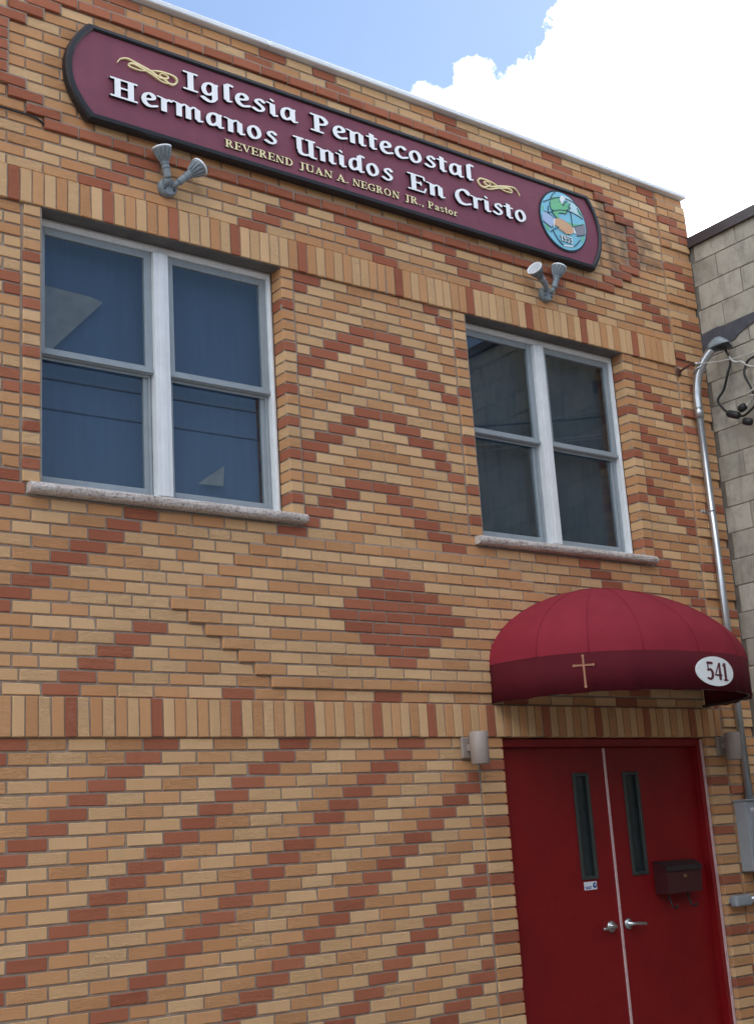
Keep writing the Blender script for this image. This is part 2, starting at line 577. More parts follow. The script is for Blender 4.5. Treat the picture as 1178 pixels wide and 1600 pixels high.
def prism(name, loops, y0, y1, mats, parent=None, side_mi=0, back=False):
    """flat shape in the wall plane given as loops of (x, z); front at y0 (towards the street), back at y1"""
    loops, tris = tess(loops)
    flat = [p for lp in loops for p in lp]
    N = len(flat)
    V = [(p[0], y0, p[1]) for p in flat] + [(p[0], y1, p[1]) for p in flat]
    F, FM = [], []
    for t in tris:
        a, b, c = (flat[i] for i in t)
        ar = (b[0] - a[0]) * (c[1] - a[1]) - (c[0] - a[0]) * (b[1] - a[1])
        if abs(ar) < 1e-12:
            continue
        t = tuple(t) if ar > 0 else (t[0], t[2], t[1])
        F.append(t); FM.append(0)
        if back:
            F.append((t[0] + N, t[2] + N, t[1] + N)); FM.append(0)
    o = 0
    for li, lp in enumerate(loops):
        n = len(lp)
        ar = sum(lp[i][0] * lp[(i + 1) % n][1] - lp[(i + 1) % n][0] * lp[i][1] for i in range(n))
        # winding of holes is opposite already when they come from the contour tracer
        for i in range(n):
            a, b = o + i, o + (i + 1) % n
            q = (a, a + N, b + N, b)
            outer = (ar > 0) if (li == 0 or len(loops) == 1) else (ar > 0)
            F.append(q if outer else q)
            FM.append(side_mi)
        o += n
    ob = mesh_obj(name, V, F, mats, parent, fmat=FM)
    return ob


# ------------------------------------------------------------------ setting: ground
tag(box('ground', -300, 300, -300, 300, -0.40, -0.19, M_GROUND), kind='structure')
tag(box('road', -120, 120, -13.0, -3.55, -0.18, -0.13, M_ASPH), kind='structure')
kb = tag(box('kerb', -120, 120, -3.55, -3.40, -0.18, -0.004, M_CONC, bevel=0.01), kind='structure')
pv = tag(box('pavement', -120, 120, -3.396, -0.02, -0.18, -0.03, M_CONC), kind='structure')
for i in range(-5, 8):
    for j in range(2):
        box('paving_slab', i * 1.52 + 0.006, i * 1.52 + 1.514, -3.39 + j * 1.68 + 0.006, -3.39 + (j + 1) * 1.68 - 0.006, -0.028, 0.0, M_CONC, pv, bevel=0.004, segs=1)

# ------------------------------------------------------------------ unseen row building, added to block the low sky
row_b = empty('row_building', (4.0, -16.0, 0.0), 'dark brick row building across the street with even rows of sash windows', 'building')
M_ROW = simple('row_brick', (0.13, 0.085, 0.065), 0.9, var=0.2, nscale=3)
box('wall', -26, 36, -24, -14.0, -0.15, 6.9, M_ROW, row_b)
box('cornice', -26.2, 36.2, -24.2, -13.8, 6.904, 7.2, M_ROW, row_b, bevel=0.05)
for k in range(16):
    for fl_ in range(2):
        box('window', -24 + k * 3.8, -22.9 + k * 3.8, -14.06, -13.98, 0.9 + fl_ * 3.1, 2.8 + fl_ * 3.1, M_DGLASS_ROW, row_b)

for px_, lab in ((-22.0, 'left'), (28.0, 'right')):
    up_ = empty('utility_pole', (px_, -13.2, -0.15), 'timber utility pole across the street, the ' + lab + ' of the pair carrying the overhead cables', 'utility pole', 'poles across the street')
    V, F = tube_data([(px_, -13.2, -0.3), (px_, -13.2, 10.6)], [0.16, 0.11], 14)
    mesh_obj('post', V, F, M_RUST, up_, smooth=True)
    box('crossarm', px_ - 0.06, px_ + 0.06, -14.1, -12.3, 9.95, 10.08, M_RUST, up_)
for zc_, sg, lab in ((9.95, 0.52, 'upper'), (9.40, 0.50, 'lower')):
    cb = tube('overhead_cable', [(x_, -13.06, zc_ - sg * (1 - ((x_ - 3.0) / 25.0) ** 2)) for x_ in np.linspace(-22, 28, 41)], 0.02, M_CABLE, None, n=6)
    tag(cb, lab + ' overhead cable across the street, mirrored as a dark line in the left window', 'cable', 'overhead cables')

# ------------------------------------------------------------------ the church building
church = empty('church_building', (11.35 * B, 0.15, 0.0), 'two-storey brick church front in buff, orange and red brick with a red double door', 'building')
FX0, FX1 = -4.4, 27.1           # facade ends in brick units
XC = 11.35


def zc(c):
    if c <= 45:
        return c * CY + ZG
    return (45 + (c - 45) * 1.012) * CY + ZG


TOPZ = zc(64)
WIN = [(0.30, 7.73), (14.93, 22.42)]
WZ0, WZ1 = zc(19), zc(42)
DX0, DX1 = 15.02, 24.46

# backing wall in mortar, with true openings
xs = sorted([FX0 * B, FX1 * B - 0.005] + [v * B + s for w in WIN for v, s in ((w[0], -0.012), (w[1], 0.012))] + [DX0 * B - 0.012, DX1 * B + 0.012])
zs = sorted([0.0, zc(0) + 0.004, WZ0 - 0.06, WZ1 + 0.004, TOPZ])


def solid(xm, zm):
    for w in WIN:
        if w[0] * B - 0.012 < xm < w[1] * B + 0.012 and WZ0 - 0.06 < zm < WZ1 + 0.004:
            return False
    if DX0 * B - 0.012 < xm < DX1 * B + 0.012 and zm < zc(0) + 0.004:
        return False
    return True


bm = bmesh.new()
vc = {}


def gv(x, y, z):
    k = (round(x, 5), round(y, 5), round(z, 5))
    if k not in vc:
        vc[k] = bm.verts.new(k)
    return vc[k]


YF, YB = 0.0078, 0.28
for i in range(len(xs) - 1):
    for j in range(len(zs) - 1):
        x0, x1, z0, z1 = xs[i], xs[i + 1], zs[j], zs[j + 1]
        if x1 - x0 < 1e-5 or z1 - z0 < 1e-5 or not solid((x0 + x1) / 2, (z0 + z1) / 2):
            continue
        bm.faces.new([gv(x0, YF, z0), gv(x1, YF, z0), gv(x1, YF, z1), gv(x0, YF, z1)])
        bm.faces.new([gv(x0, YB, z1), gv(x1, YB, z1), gv(x1, YB, z0), gv(x0, YB, z0)])
        for di, dj, a, b in ((-1, 0, (x0, z0), (x0, z1)), (1, 0, (x1, z1), (x1, z0)), (0, -1, (x1, z0), (x0, z0)), (0, 1, (x0, z1), (x1, z1))):
            ii, jj = i + di, j + dj
            if 0 <= ii < len(xs) - 1 and 0 <= jj < len(zs) - 1 and solid((xs[ii] + xs[ii + 1]) / 2, (zs[jj] + zs[jj + 1]) / 2):
                continue
            bm.faces.new([gv(a[0], YF, a[1]), gv(b[0], YF, b[1]), gv(b[0], YB, b[1]), gv(a[0], YB, a[1])])
bm_obj('wall', bm, M_MORTAR, church)
# rest of the building behind the front
bm = bmesh.new()
X0b, X1b = FX0 * B, FX1 * B - 0.005
add_box(bm, X0b, X0b + 0.25, 0.281, 14, 0, TOPZ - 0.05)
add_box(bm, X1b - 0.25, X1b, 0.281, 14, 0, TOPZ - 0.05)
add_box(bm, X0b + 0.251, X1b - 0.251, 13.75, 14, 0, TOPZ - 0.05)
bm_obj('rear_wall', bm, M_MORTAR, church)
box('roof', X0b + 0.251, X1b - 0.251, 0.281, 13.74, TOPZ - 0.45, TOPZ - 0.30, M_GROUND, church)
box('floor_slab', X0b + 0.251, X1b - 0.251, 0.285, 13.74, zc(4), zc(7), M_DARK, church)
# metal coping on the parapet
bm = bmesh.new()
for a, b in ((X0b - 0.03, 0.0), (0.003, 1.55), (1.553, 3.1), (3.103, 4.65), (4.653, X1b + 0.008)):
    add_box(bm, a, b, -0.045, 0.36, TOPZ + 0.004, TOPZ + 0.042)
bm_obj('coping', bm, M_WHITEMETAL, church, bevel=0.006, segs=1)

# ------------------------------------------------------------------ brick layout
BR = []          # (x0, x1, z0, z1, colour, yfront, yback, kind)
J = 0.0114


def put(c, a, b, col, y=0.0, yb=0.02, kind='brick'):
    if b - a < 0.07:
        return
    BR.append((a * B + J / 2, b * B - J / 2, zc(c) + J / 2, zc(c + 1) - J / 2, col, y, yb, kind))


def row(c, starts, cols, lo, hi, y=0.0):
    """bricks between consecutive starts, cut to lo..hi"""
    for i in range(len(starts) - 1):
        a, b = max(starts[i], lo), min(starts[i + 1], hi)
        if b - a > 0.07:
            put(c, a, b, cols[i] if isinstance(cols, (list, str)) else cols(i), y)


def mir(a, b):
    return 2 * XC - b, 2 * XC - a


LP, RP = -2.72, 25.42        # pilaster joints
NP = (-2.72, 25.42)

# lower storey: diagonal stripes, half a brick to the left with each course down
GRP = {0: 'OLO', 1: 'LOL', 2: 'OLO', 3: 'OLO', 4: 'LOL', 5: 'LOL', 6: 'LOL', 7: 'OLO', -1: 'LOL', -2: 'OLO', -3: 'LOL'}
for c in range(-32, 0):
    r = -c - 1
    for n in range(-6, 36):
        a = n - r * 0.5
        p = (n + 1) % 4; g = (n + 1) // 4
        col = 'R' if p == 0 else GRP.get(g, 'OLO')[p - 1]
        if random.random() < 0.04 and col != 'R':
            col = random.choice('LO')
        s, e = max(a, LP), min(a + 1, 14.0)
        put(c, s, e, col)
    q = (-c) % 5
    put(c, 14.03, DX0, {1: 'O', 2: 'L', 3: 'R', 4: 'O', 0: 'L'}[q], -0.004, 0.10)
    q = (-c) % 5
    put(c, DX1, RP, {1: 'O', 2: 'L', 3: 'O', 4: 'L', 0: 'R'}[q], -0.004, 0.10)

# single course above the lower soldier band
for k in range(-6, 30):
    a = 0.34 + 0.993 * k
    put(3, max(a, LP), min(a + 0.993, RP), 'ROLOL'[k % 5])


def hexl(c):
    return 3.84 + 0.492 * abs(c - 10)


def left_region(c):
    """left of the raised hexagon, courses 4..17, returns [(a, b, col)]"""
    out = []
    s0 = 2.56 - (17 - c) * 0.4975
    end = hexl(c) if c <= 16 else 7.25
    for k in range(-8, 3):
        col = {0: 'R', 1: 'O' if (c % 3) else 'L', 2: 'O' if c % 2 else 'L', 3: 'O'}[k % 4] if k >= 0 else {0: 'R', 1: 'O', 2: 'L', 3: 'O'}[k % 4]
        out.append((s0 + k, s0 + k + 1, col))
    a = s0 + 3
    out.append((a, a + 0.68, 'O' if c in (7, 5, 14) else 'L'))
    a += 0.68
    mth = 0
    while a < end - 0.07:
        col = 'L'
        if mth == 1 and c <= 8:
            col = 'R'
        elif mth >= 2 and c <= 5:
            col = 'O' if mth % 2 == 0 else 'L'
        elif mth >= 3:
            col = 'O' if (mth + c) % 2 else 'L'
        b = a + 1 if a + 1.3 < end else end
        if c == 17:
            b = min(a + 1, end)
        out.append((a, b, col)); a = b; mth += 1
    return out


for c in range(4, 18):
    for a, b, col in left_region(c):
        put(c, max(a, LP), b, col) if b > LP else None
        ma, mb = mir(a, b)
        put(c, ma, min(mb, RP), col) if ma < RP else None
    if c <= 16:                                   # raised hexagon with the red diamond
        L = hexl(c); W = 2 * (XC - L); n = round(W); p = W / n
        nr = 5 - abs(c - 10)
        for i in range(n):
            mid = (n - 1) / 2
            if nr > 0 and abs(i - mid) <= (nr - 1) / 2 + 0.01:
                col = 'R'
            elif i in (0, n - 1):
                col = 'O'
            elif c % 2:
                col = 'L'
            else:
                e = min(i, n - 1 - i)
                col = 'O'
                if c in (6, 8, 10, 12) and e == 1 or (c in (6, 10) and e == 2):
                    col = 'L'
            put(c, L + i * p, L + (i + 1) * p, col, -0.013)
    else:
        put(c, 7.25, 8.25, 'R')
        for i, col in enumerate('LOLLO'):
            put(c, 8.25 + i * 0.996, 8.25 + (i + 1) * 0.996, col)
        put(c, 13.23, 14.22, 'R'); put(c, 14.22, 15.45, 'O')

# course 18: beside the sills
for k, col in enumerate('OLOLR'):
    a = -1.06 + (k - 4)
    put(18, max(a, LP), min(a + 1, -0.06), col)
put(18, 8.11, 8.72, 'R')
for i, col in enumerate('LOLO'):
    put(18, 8.72 + i * 0.99, 8.72 + (i + 1) * 0.99, col)
put(18, 12.69, 13.68, 'R'); put(18, 13.68, 14.62, 'O')
put(18, 22.93, 23.80, 'R'); put(18, 23.80, 24.80, 'O'); put(18, 24.80, RP, 'L')

# window zone: strips, quoins, centre panel
lft = 'OLOLLLRROLOOOLRROOOLOOR'
rgt = {39: 0, 38: 0, 37: 1, 36: 1, 35: 2, 33: 0, 32: 0, 31: 1, 30: 1, 29: 2, 27: 0, 26: 0, 25: 1, 24: 1, 23: 2, 22: 2, 19: 0}
for c in range(19, 42):
    if c % 2:
        row(c, [LP, -2.2, -1.2, -0.22], ['L', 'O', lft[41 - c]], LP, -0.22)
        st = [22.96, 23.40, 24.40, RP]
    else:
        row(c, [LP, -1.72, -0.7, -0.22], ['O', 'L', lft[41 - c]], LP, -0.22)
        st = [22.96, 23.88, 24.88, RP]
    cl = [random.choice('LO'), random.choice('OL'), random.choice('LO')]
    if c in rgt:
        cl[rgt[c]] = 'R'
    row(c, st, cl, 22.96, RP)
    # centre panel
    if c >= 23:
        j0 = 8.3
    st = [8.2, 9.2, 10.2, 11.2, 12.2, 13.2, 13.85, 14.38] if c % 2 else [8.2, 8.7, 9.7, 10.7, 11.7, 12.7, 13.68, 14.38]
    reds = {}
    for top in (45, 37, 29):
        for t in range(0, 6):
            reds.setdefault(top - t, []).extend([11.2 - 0.5 * t - 1.0 if True else 0, 11.2 + 0.5 * t])
    for t in range(0, 6):
        reds.setdefault(22 - t, []).extend([9.7 - 0.5 * t, 10.7 + 0.5 * t])
    for i in range(len(st) - 1):
        a, b = st[i], st[i + 1]
        col = None
        for rs in reds.get(c, []):
            if a - 0.06 <= max(rs, 8.2) < b - 0.2:
                col = 'R'
        if c == 30 or c == 31 or c in (38, 39) or c == 23:
            col = None
        if col is None:
            full = a if not (i == 0 and c % 2 == 0) else 7.7
            if a < 11.1:
                jj = round(full - c / 2 + 8.3) % 4
                if c <= 22:
                    jj = round(full - c / 2 + 1.3) % 4
            else:
                mb = 22.4 - (a + 1.0)
                jj = round(mb - c / 2 + 8.3) % 4
                if c <= 22:
                    jj = round(mb + 0.5 - c / 2 + 1.3) % 4
            col = {0: 'O', 1: 'L', 2: 'O', 3: 'L'}[jj]
        put(c, a, b, col)
Q = [(-0.20, 0.30, 'LOLORLLORLOLRLOROLRLORL'), (7.73, 8.18, 'OOOROOORLLOROLRLORLOLRL'),
     (14.41, 14.93, 'LOLORLOLROOOLROLOLROLRO'), (22.42, 22.94, 'OLROLORLOLORLLOORLOLORO')]
for a, b, s in Q:
    for i, ch in enumerate(s):
        put(41 - i, a, b, ch, -0.008, 0.10)


def fk(k):
    return 0.36 + k if k <= 9 else 10.27 + 1.012 * (k - 10)


# top storey band with the raised red frame round the sign
ured = {48: (2, 7, 9, 13, 18, 23), 47: (2, 7, 10, 14, 19, 24), 46: (1, 6, 10, 14, 19, 24), 45: (1, 6, 11, 15, 20), 49: (23,),
        63: (2, 7, 9, 14, 19, 24), 62: (1, 6, 9, 14, 19, 24)}
FR = 0.0
for c in range(45, 64):
    ks = range(-4, 27)
    for k in ks:
        a, b = (fk(k), fk(k + 1)) if c % 2 else (fk(k) + 0.5, fk(k + 1) + 0.5)
        a, b = max(a, LP), min(b, RP)
        if b - a < 0.07:
            continue
        col = 'R' if k in ured.get(c, ()) else ('L' if ((k + (c + 1) // 2) % 2 == 0) ^ (random.random() < 0.22) else 'O')
        mid = (a + b) / 2
        proud = False
        if c in (49, 61):
            proud = 0.3 < mid < 22.5
        dd = {50: 0, 60: 0, 51: 1, 59: 1, 52: 2, 58: 2}.get(c)
        if dd is not None:
            proud = abs(mid - (0.36 - 0.5 * dd)) < 0.3 or abs(mid - (22.45 + 0.5 * dd)) < 0.3
        if proud:
            put(c, a, b, 'R', -0.016)
            continue
        if 53 <= c <= 57:
            done = False
            for e0, e1 in ((-1.14, -0.64), (23.5, 24.02)):
                if a < (e0 + e1) / 2 < b:
                    put(c, a, e0, col) if e0 - a > 0.1 else None
                    put(c, max(e0, a), min(e1, b), 'R', -0.016)
                    put(c, e1, b, col) if b - e1 > 0.1 else None
                    done = True
            if done:
                continue
        put(c, a, b, col)

# corner pilasters: blocks of six courses standing proud, one course set back between them
pred = {60: 'f', 59: 's', 58: 'h', 54: 'f', 53: 's', 52: 'h', 47: 's', 43: 'g', 42: 'f', 39: 's', 36: 'f', 34: 'f', 25: 'f', 19: 'f', 18: 'f', 13: 'f', 11: 's', 6: 'f',
        -2: 's', -6: 'f', -11: 's', -15: 'f', -20: 's', -24: 'f', -29: 's'}
for c in range(-32, 64):
    y = 0.002 if (c - 56) % 7 == 0 else -0.014
    if c % 2:
        st, w = [RP + 0.03, 26.02, FX1], 'gs'
    else:
        st, w = [RP + 0.03, 26.50, FX1], 'fh'
    for i in range(2):
        col = 'R' if (pred.get(c) == w[i] or (pred.get(c) in ('f', 's') and w[i] in 'fs')) else random.choice('LOO')
        if c in (1, 0, 2, 42, 43, 44) and w[i] == 'x':
            continue
        put(c, st[i], st[i + 1], col, y, 0.16 if i == 1 else 0.02)
        a, b = mir(st[i], st[i + 1])
        put(c, a, b, col, y)

# soldier bands
for (z0, base, pitch, reds, alt, rng_) in ((zc(42), -0.63, 0.3333, (0, 8, 14, 20, 27, 38, 47, 55, 63, 71), False, (-7, 79)), (zc(0), 0.89, 0.3298, (-7, 0, 7, 14, 21, 28, 34, 41, 48, 55, 62, 69), True, (-11, 75))):
    fl = 0
    for i in range(*rng_):
        a, b = base + i * pitch, base + (i + 1) * pitch
        if b > RP + 0.05 or a < LP - 0.2:
            continue
        if i in reds:
            col = 'R'; fl = 0
        elif alt:
            col = 'LO'[fl % 2]; fl += 1
        else:
            if i < 12:
                col = 'OL'[i % 2]
            elif 27 < i < 40:
                col = 'LLOOOLOLOLO'[i % 11]
            else:
                col = 'L' if random.random() < 0.64 else 'O'
        BR.append((a * B + 0.004, b * B - 0.004, z0 + 0.003, z0 + 3 * CY - 0.005, col, -0.016, 0.12 if True else 0, 'soldier_brick'))


# ---- turn the layout into meshes
def brick_geo(x0, x1, z0, z1, yf, yb, ch=0.0022, jit=True):
    t = [random.uniform(-0.0007, 0.0007) for _ in range(4)] if jit else [0] * 4
    V = [(x0 + ch, yf + t[0], z0 + ch), (x1 - ch, yf + t[1], z0 + ch), (x1 - ch, yf + t[2], z1 - ch), (x0 + ch, yf + t[3], z1 - ch),
         (x0, yf + ch + 0.001, z0), (x1, yf + ch + 0.001, z0), (x1, yf + ch + 0.001, z1), (x0, yf + ch + 0.001, z1),
         (x0, yb, z0), (x1, yb, z0), (x1, yb, z1), (x0, yb, z1)]
    if random.random() < 0.22:                     # a knocked corner
        i = random.randrange(4); d = random.uniform(0.003, 0.009); sx_, sz_ = (1, -1, -1, 1)[i], (1, 1, -1, -1)[i]
        V[i] = (V[i][0] + sx_ * d, V[i][1] + 0.001, V[i][2] + sz_ * d * 0.6)
        V[4 + i] = (V[4 + i][0] + sx_ * d * 0.3, V[4 + i][1] + d * 0.5, V[4 + i][2] + sz_ * d * 0.3)
    F = [(0, 1, 2, 3), (4, 5, 1, 0), (5, 6, 2, 1), (6, 7, 3, 2), (7, 4, 0, 3), (8, 9, 5, 4), (9, 10, 6, 5), (10, 11, 7, 6), (11, 8, 4, 7)]
    return V, F


def project(p):
    d = Vector(p) - CAMPOS
    w = d.dot(FWD)
    return 589 + 2053.43 * d.dot(RIGHT) / w, 800 + 2053.43 * d.dot(DOWN) / w


def shown(b):
    x0, x1, z0, z1 = b[:4]
    P = [project((x, b[5], z)) for x, z in ((x0, z0), (x1, z0), (x1, z1), (x0, z1))]
    cx, cy = sum(p[0] for p in P) / 4, sum(p[1] for p in P) / 4
    if not (2 < cx < 1176 and 2 < cy < 1598):
        return 0.0
    zm, xm = (z0 + z1) / 2, (x0 + x1) / 2
    if 0.3 < xm < 4.3 and 3.42 + ZG < zm < 3.95 + ZG:
        return 0.0
    if 770 < cx < 1160 and 950 < cy < 1095:
        return 0.0
    ar = 0
    for i in range(4):
        a, c_ = P[i], P[(i + 1) % 4]
        ar += a[0] * c_[1] - c_[0] * a[1]
    return abs(ar) / 2


for i, b in enumerate(BR):      # laying is never perfect: tiny shifts
    dx, dz, dy = random.uniform(-0.0012, 0.0012), random.uniform(-0.0008, 0.0008), random.uniform(-0.0012, 0.0012)
    BR[i] = (b[0] + dx, b[1] + dx, b[2] + dz, b[3] + dz, b[4], b[5] + dy, b[6], b[7])

main = [b for b in BR if b[7] == 'brick']
sold = [b for b in BR if b[7] == 'soldier_brick']
areas = sorted(((shown(b), i) for i, b in enumerate(main)), reverse=True)
single = {i for a, i in areas[:300]}
cache = {}


def unit_brick(kind, col, var, dep):
    key = (kind, col, var, round(dep, 3))
    if key not in cache:
        L, H = (0.194, 0.0572) if kind == 'brick' else (0.0595, 0.192)
        V, F = brick_geo(-L / 2, L / 2, -H / 2, H / 2, 0, dep)
        me = bpy.data.meshes.new(kind)
        me.from_pydata(V, [], F)
        me.materials.append(BMATS[BM[col]])
        at = me.attributes.new('seed', 'FLOAT', 'POINT')
        at.data.foreach_set('value', [var * 0.137] * len(V))
        cache[key] = (me, L, H)
    return cache[key]


coff = local(church)


def place(b, kind):
    x0, x1, z0, z1, col, yf, yb, _ = b
    me, L, H = unit_brick(kind, col, random.randrange(6), yb - yf)
    o = link(kind, me, church, Vector(((x0 + x1) / 2, yf, (z0 + z1) / 2)) - coff)
    o.scale = ((x1 - x0) / L, 1, (z1 - z0) / H)
    o.rotation_euler = (random.uniform(-0.004, 0.004), random.uniform(-0.003, 0.003), 0)


V, F, FM, SEED = [], [], [], []
for i, b in enumerate(main):
    if i in single:
        place(b, 'brick')
        continue
    v, f = brick_geo(b[0], b[1], b[2], b[3], b[5], b[6])
    n = len(V)
    V += v; F += [tuple(k + n for k in q) for q in f]; FM += [BM[b[4]]] * len(f)
    SEED += [random.random()] * len(v)
o = mesh_obj('brickwork', V, F, BMATS, church, fmat=FM)
at = o.data.attributes.new('seed', 'FLOAT', 'POINT'); at.data.foreach_set('value', SEED)
tag(o, kind='stuff')
for b in sold:
    place(b, 'soldier_brick')
# bedding mortar that carries the joints of the raised work forward
V, F = [], []
for b in main + sold:
    if b[5] > -0.0065:
        continue
    x0, x1, z0, z1 = b[0] + 0.001, b[1] + J, b[2] + 0.001, b[3] + J
    if b[7] == 'soldier_brick':
        x1, z1 = b[1] + 0.0085, b[3] - 0.001
    y0 = b[5] + 0.0078 + random.uniform(-0.0006, 0.0006)
    n = len(V)
    V += [(x0, y0, z0), (x1, y0, z0), (x1, y0, z1), (x0, y0, z1), (x0, 0.02, z0), (x1, 0.02, z0), (x1, 0.02, z1), (x0, 0.02, z1)]
    F += [tuple(n + k for k in q) for q in ((0, 1, 2, 3), (4, 5, 1, 0), (5, 6, 2, 1), (6, 7, 3, 2), (7, 4, 0, 3))]
mesh_obj('raised_mortar', V, F, M_MORTAR, church)

# ------------------------------------------------------------------ windows


def build_window(x0, x1, which):
    xm = (x0 + x1) / 2 + (0.004 if which == 0 else 0.0)
    z0, z1 = WZ0 + 0.012, WZ1 - 0.004
    yf = 0.100
    bm = bmesh.new()
    add_ring(bm, x0 + 0.001, x1 - 0.001, z0, z1, 0.028, yf, yf + 0.09, wt=0.040, wb=0.026)
    add_ring(bm, x0 + 0.012, x1 - 0.012, z0 + 0.012, z1 - 0.012, 0.010, yf - 0.008, yf + 0.0004)
    win = bm_obj('window', bm, M_FRAMEW, church, bevel=0.002, segs=1)
    bm = bmesh.new()
    add_box(bm, xm - 0.046, xm + 0.046, yf - 0.012, yf + 0.09, z0 + 0.031, z1 - 0.046)
    add_box(bm, xm - 0.018, xm + 0.018, yf - 0.018, yf - 0.0125, z0 + 0.031, z1 - 0.046)
    bm_obj('mullion', bm, M_FRAMEW, win, bevel=0.002, segs=1)
    zm = (z0 + z1) / 2 + 0.0
    for a, b in ((x0 + 0.030, xm - 0.047), (xm + 0.047, x1 - 0.030)):
        for lo, hi, y, up in ((zm - 0.022, z1 - 0.042, yf + 0.018, True), (z0 + 0.028, zm + 0.022, yf + 0.052, False)):
            bm = bmesh.new()
            add_ring(bm, a, b, lo, hi, 0.044, y, y + 0.030, wt=0.040, wb=0.044 if up else 0.052)
            if up:
                add_box(bm, a, b, y - 0.010, y - 0.0005, lo + 0.004, lo + 0.026)
            else:
                add_ring(bm, a + 0.006, b - 0.006, lo + 0.006, hi - 0.045, 0.014, y - 0.012, y - 0.0005)
            bm_obj('sash', bm, M_FRAMEG, win, bevel=0.0015, segs=1)
            box('pane', a + 0.043, b - 0.043, y + 0.012, y + 0.016, lo + 0.043, hi - 0.039, M_GLASS, win)
    box('lintel', x0 + 0.001, x1 - 0.001, -0.004, yf + 0.10, WZ1 - 0.0035, WZ1 + 0.0025, M_LINTEL, win)
    # bullnosed stone sill
    prof = []
    zs0, zs1 = zc(18) + 0.012, WZ0 - 0.002
    r = (zs1 - zs0) / 2
    for k in range(9):
        t = -math.pi / 2 + math.pi * k / 8
        prof.append((-0.040 - 0.8 * r * math.cos(t), (zs0 + zs1) / 2 + r * math.sin(t)))
    prof += [(0.0, zs1), (yf + 0.08, zs1 + 0.010), (yf + 0.08, zs0), (-0.02, zs0)]
    sx0, sx1 = x0 - 0.072, x1 + 0.085
    nseg = 26
    V, F = [], []
    n = len(prof)
    for i in range(nseg + 1):
        x = sx0 + (sx1 - sx0) * i / nseg
        e = 0.0 if 0 < i < nseg else 0.006
        for (y, z) in prof:
            V.append((x + random.uniform(-0.001, 0.001), y + (random.uniform(-0.0015, 0.0015) if y < -0.02 else 0) + (e if y < -0.02 else 0), z + random.uniform(-0.0008, 0.0008)))
    for i in range(nseg):
        for k in range(n):
            a, b = i * n + k, i * n + (k + 1) % n
            F.append((a, a + n, b + n, b))
    F.append(tuple(range(n))); F.append(tuple(range(nseg * n + n - 1, nseg * n - 1, -1)))
    mesh_obj('sill', V, F, M_SILL, win, smooth=False)
    # room behind
    bm = bmesh.new()
    X0, X1, Y0, Y1, Z0, Z1 = x0 - 0.3, x1 + 0.3, 0.29, 2.6, z0 - 0.5, z1 + 0.25
    add_box(bm, X0, X1, Y1, Y1 + 0.02, Z0, Z1)
    add_box(bm, X0 - 0.02, X0, Y0, Y1, Z0, Z1); add_box(bm, X1, X1 + 0.02, Y0, Y1, Z0, Z1)
    add_box(bm, X0, X1, Y0, Y1, Z0 - 0.02, Z0); add_box(bm, X0, X1, Y0, Y1, Z1, Z1 + 0.02)
    bm_obj('room_lining', bm, M_DARK, win)
    if True:
        V, F = [], []
        n = 140
        for i in range(n + 1):
            x = x0 - 0.05 + (x1 - x0 + 0.10) * i / n
            y = 0.235 + 0.0015 * math.sin(x * 41) + 0.001 * math.sin(x * 97 + 1)
            V += [(x, y, z0 - 0.1), (x, y + 0.004, z1 + 0.05)]
        for i in range(n):
            F.append((2 * i, 2 * i + 2, 2 * i + 3, 2 * i + 1))
        mesh_obj('curtain', V, F, M_CURT if which == 0 else M_CURTD, win, smooth=True)
    return win


for i, w in enumerate(WIN):
    build_window(w[0] * B, w[1] * B, i)

# ------------------------------------------------------------------ door
D0, D1, DZ = DX0 * B, DX1 * B, zc(0)
bm = bmesh.new()
add_box(bm, D0 + 0.002, D0 + 0.045, 0.045, 0.16, 0.0, DZ - 0.004)
add_box(bm, D1 - 0.045, D1 - 0.002, 0.045, 0.16, 0.0, DZ - 0.004)
add_box(bm, D0 + 0.0455, D1 - 0.0455, 0.046, 0.16, DZ - 0.055, DZ - 0.004)
door = bm_obj('door', bm, M_DOOR, church, bevel=0.003, segs=1)
xm = 4.037
LEAF = []
for a, b in ((D0 + 0.048, xm - 0.002), (xm + 0.002, D1 - 0.048)):
    bm = bmesh.new()
    gx0, gx1 = ((3.728, 3.868) if a < 3.5 else (4.200, 4.345))
    gz0, gz1 = -0.885 + ZG, -0.222 + ZG
    Lz0, Lz1 = 0.012, DZ - 0.058
    add_box(bm, a, gx0, 0.105, 0.150, Lz0, Lz1)
    add_box(bm, gx1, b, 0.105, 0.150, Lz0, Lz1)
    add_box(bm, gx0, gx1, 0.105, 0.150, Lz0, gz0)
    add_box(bm, gx0, gx1, 0.105, 0.150, gz1, Lz1)
    bmesh.ops.remove_doubles(bm, verts=bm.verts, dist=0.0001)
    bm_obj('door_leaf', bm, M_DOOR, door)
    bm = bmesh.new(); add_ring(bm, gx0 - 0.004, gx1 + 0.004, gz0 - 0.004, gz1 + 0.004, 0.024, 0.094, 0.118)
    bm_obj('vision_frame', bm, simple('vision_frame_paint', S(52, 58, 56), 0.5, var=0.1), door, bevel=0.003, segs=1)
    box('vision_pane', gx0 + 0.018, gx1 - 0.018, 0.120, 0.126, gz0 + 0.018, gz1 - 0.018, M_DGLASS, door)
bm = bmesh.new()
add_box(bm, xm - 0.011, xm + 0.009, 0.096, 0.1045, 0.015, DZ - 0.062)
bm_obj('astragal', bm, M_ASTRAGAL, door, bevel=0.002, segs=1)
for k in range(9):
    z = 0.12 + k * 0.235
    V, F = lathe_data([(0.0001, 0.0), (0.0055, 0.0), (0.0055, 0.002), (0.0001, 0.0026)], 8)
    mesh_obj('screw', [(v.x + xm - 0.001, 0.0955 - v.z, v.y + z) for v in V], F, M_CHROME, door)
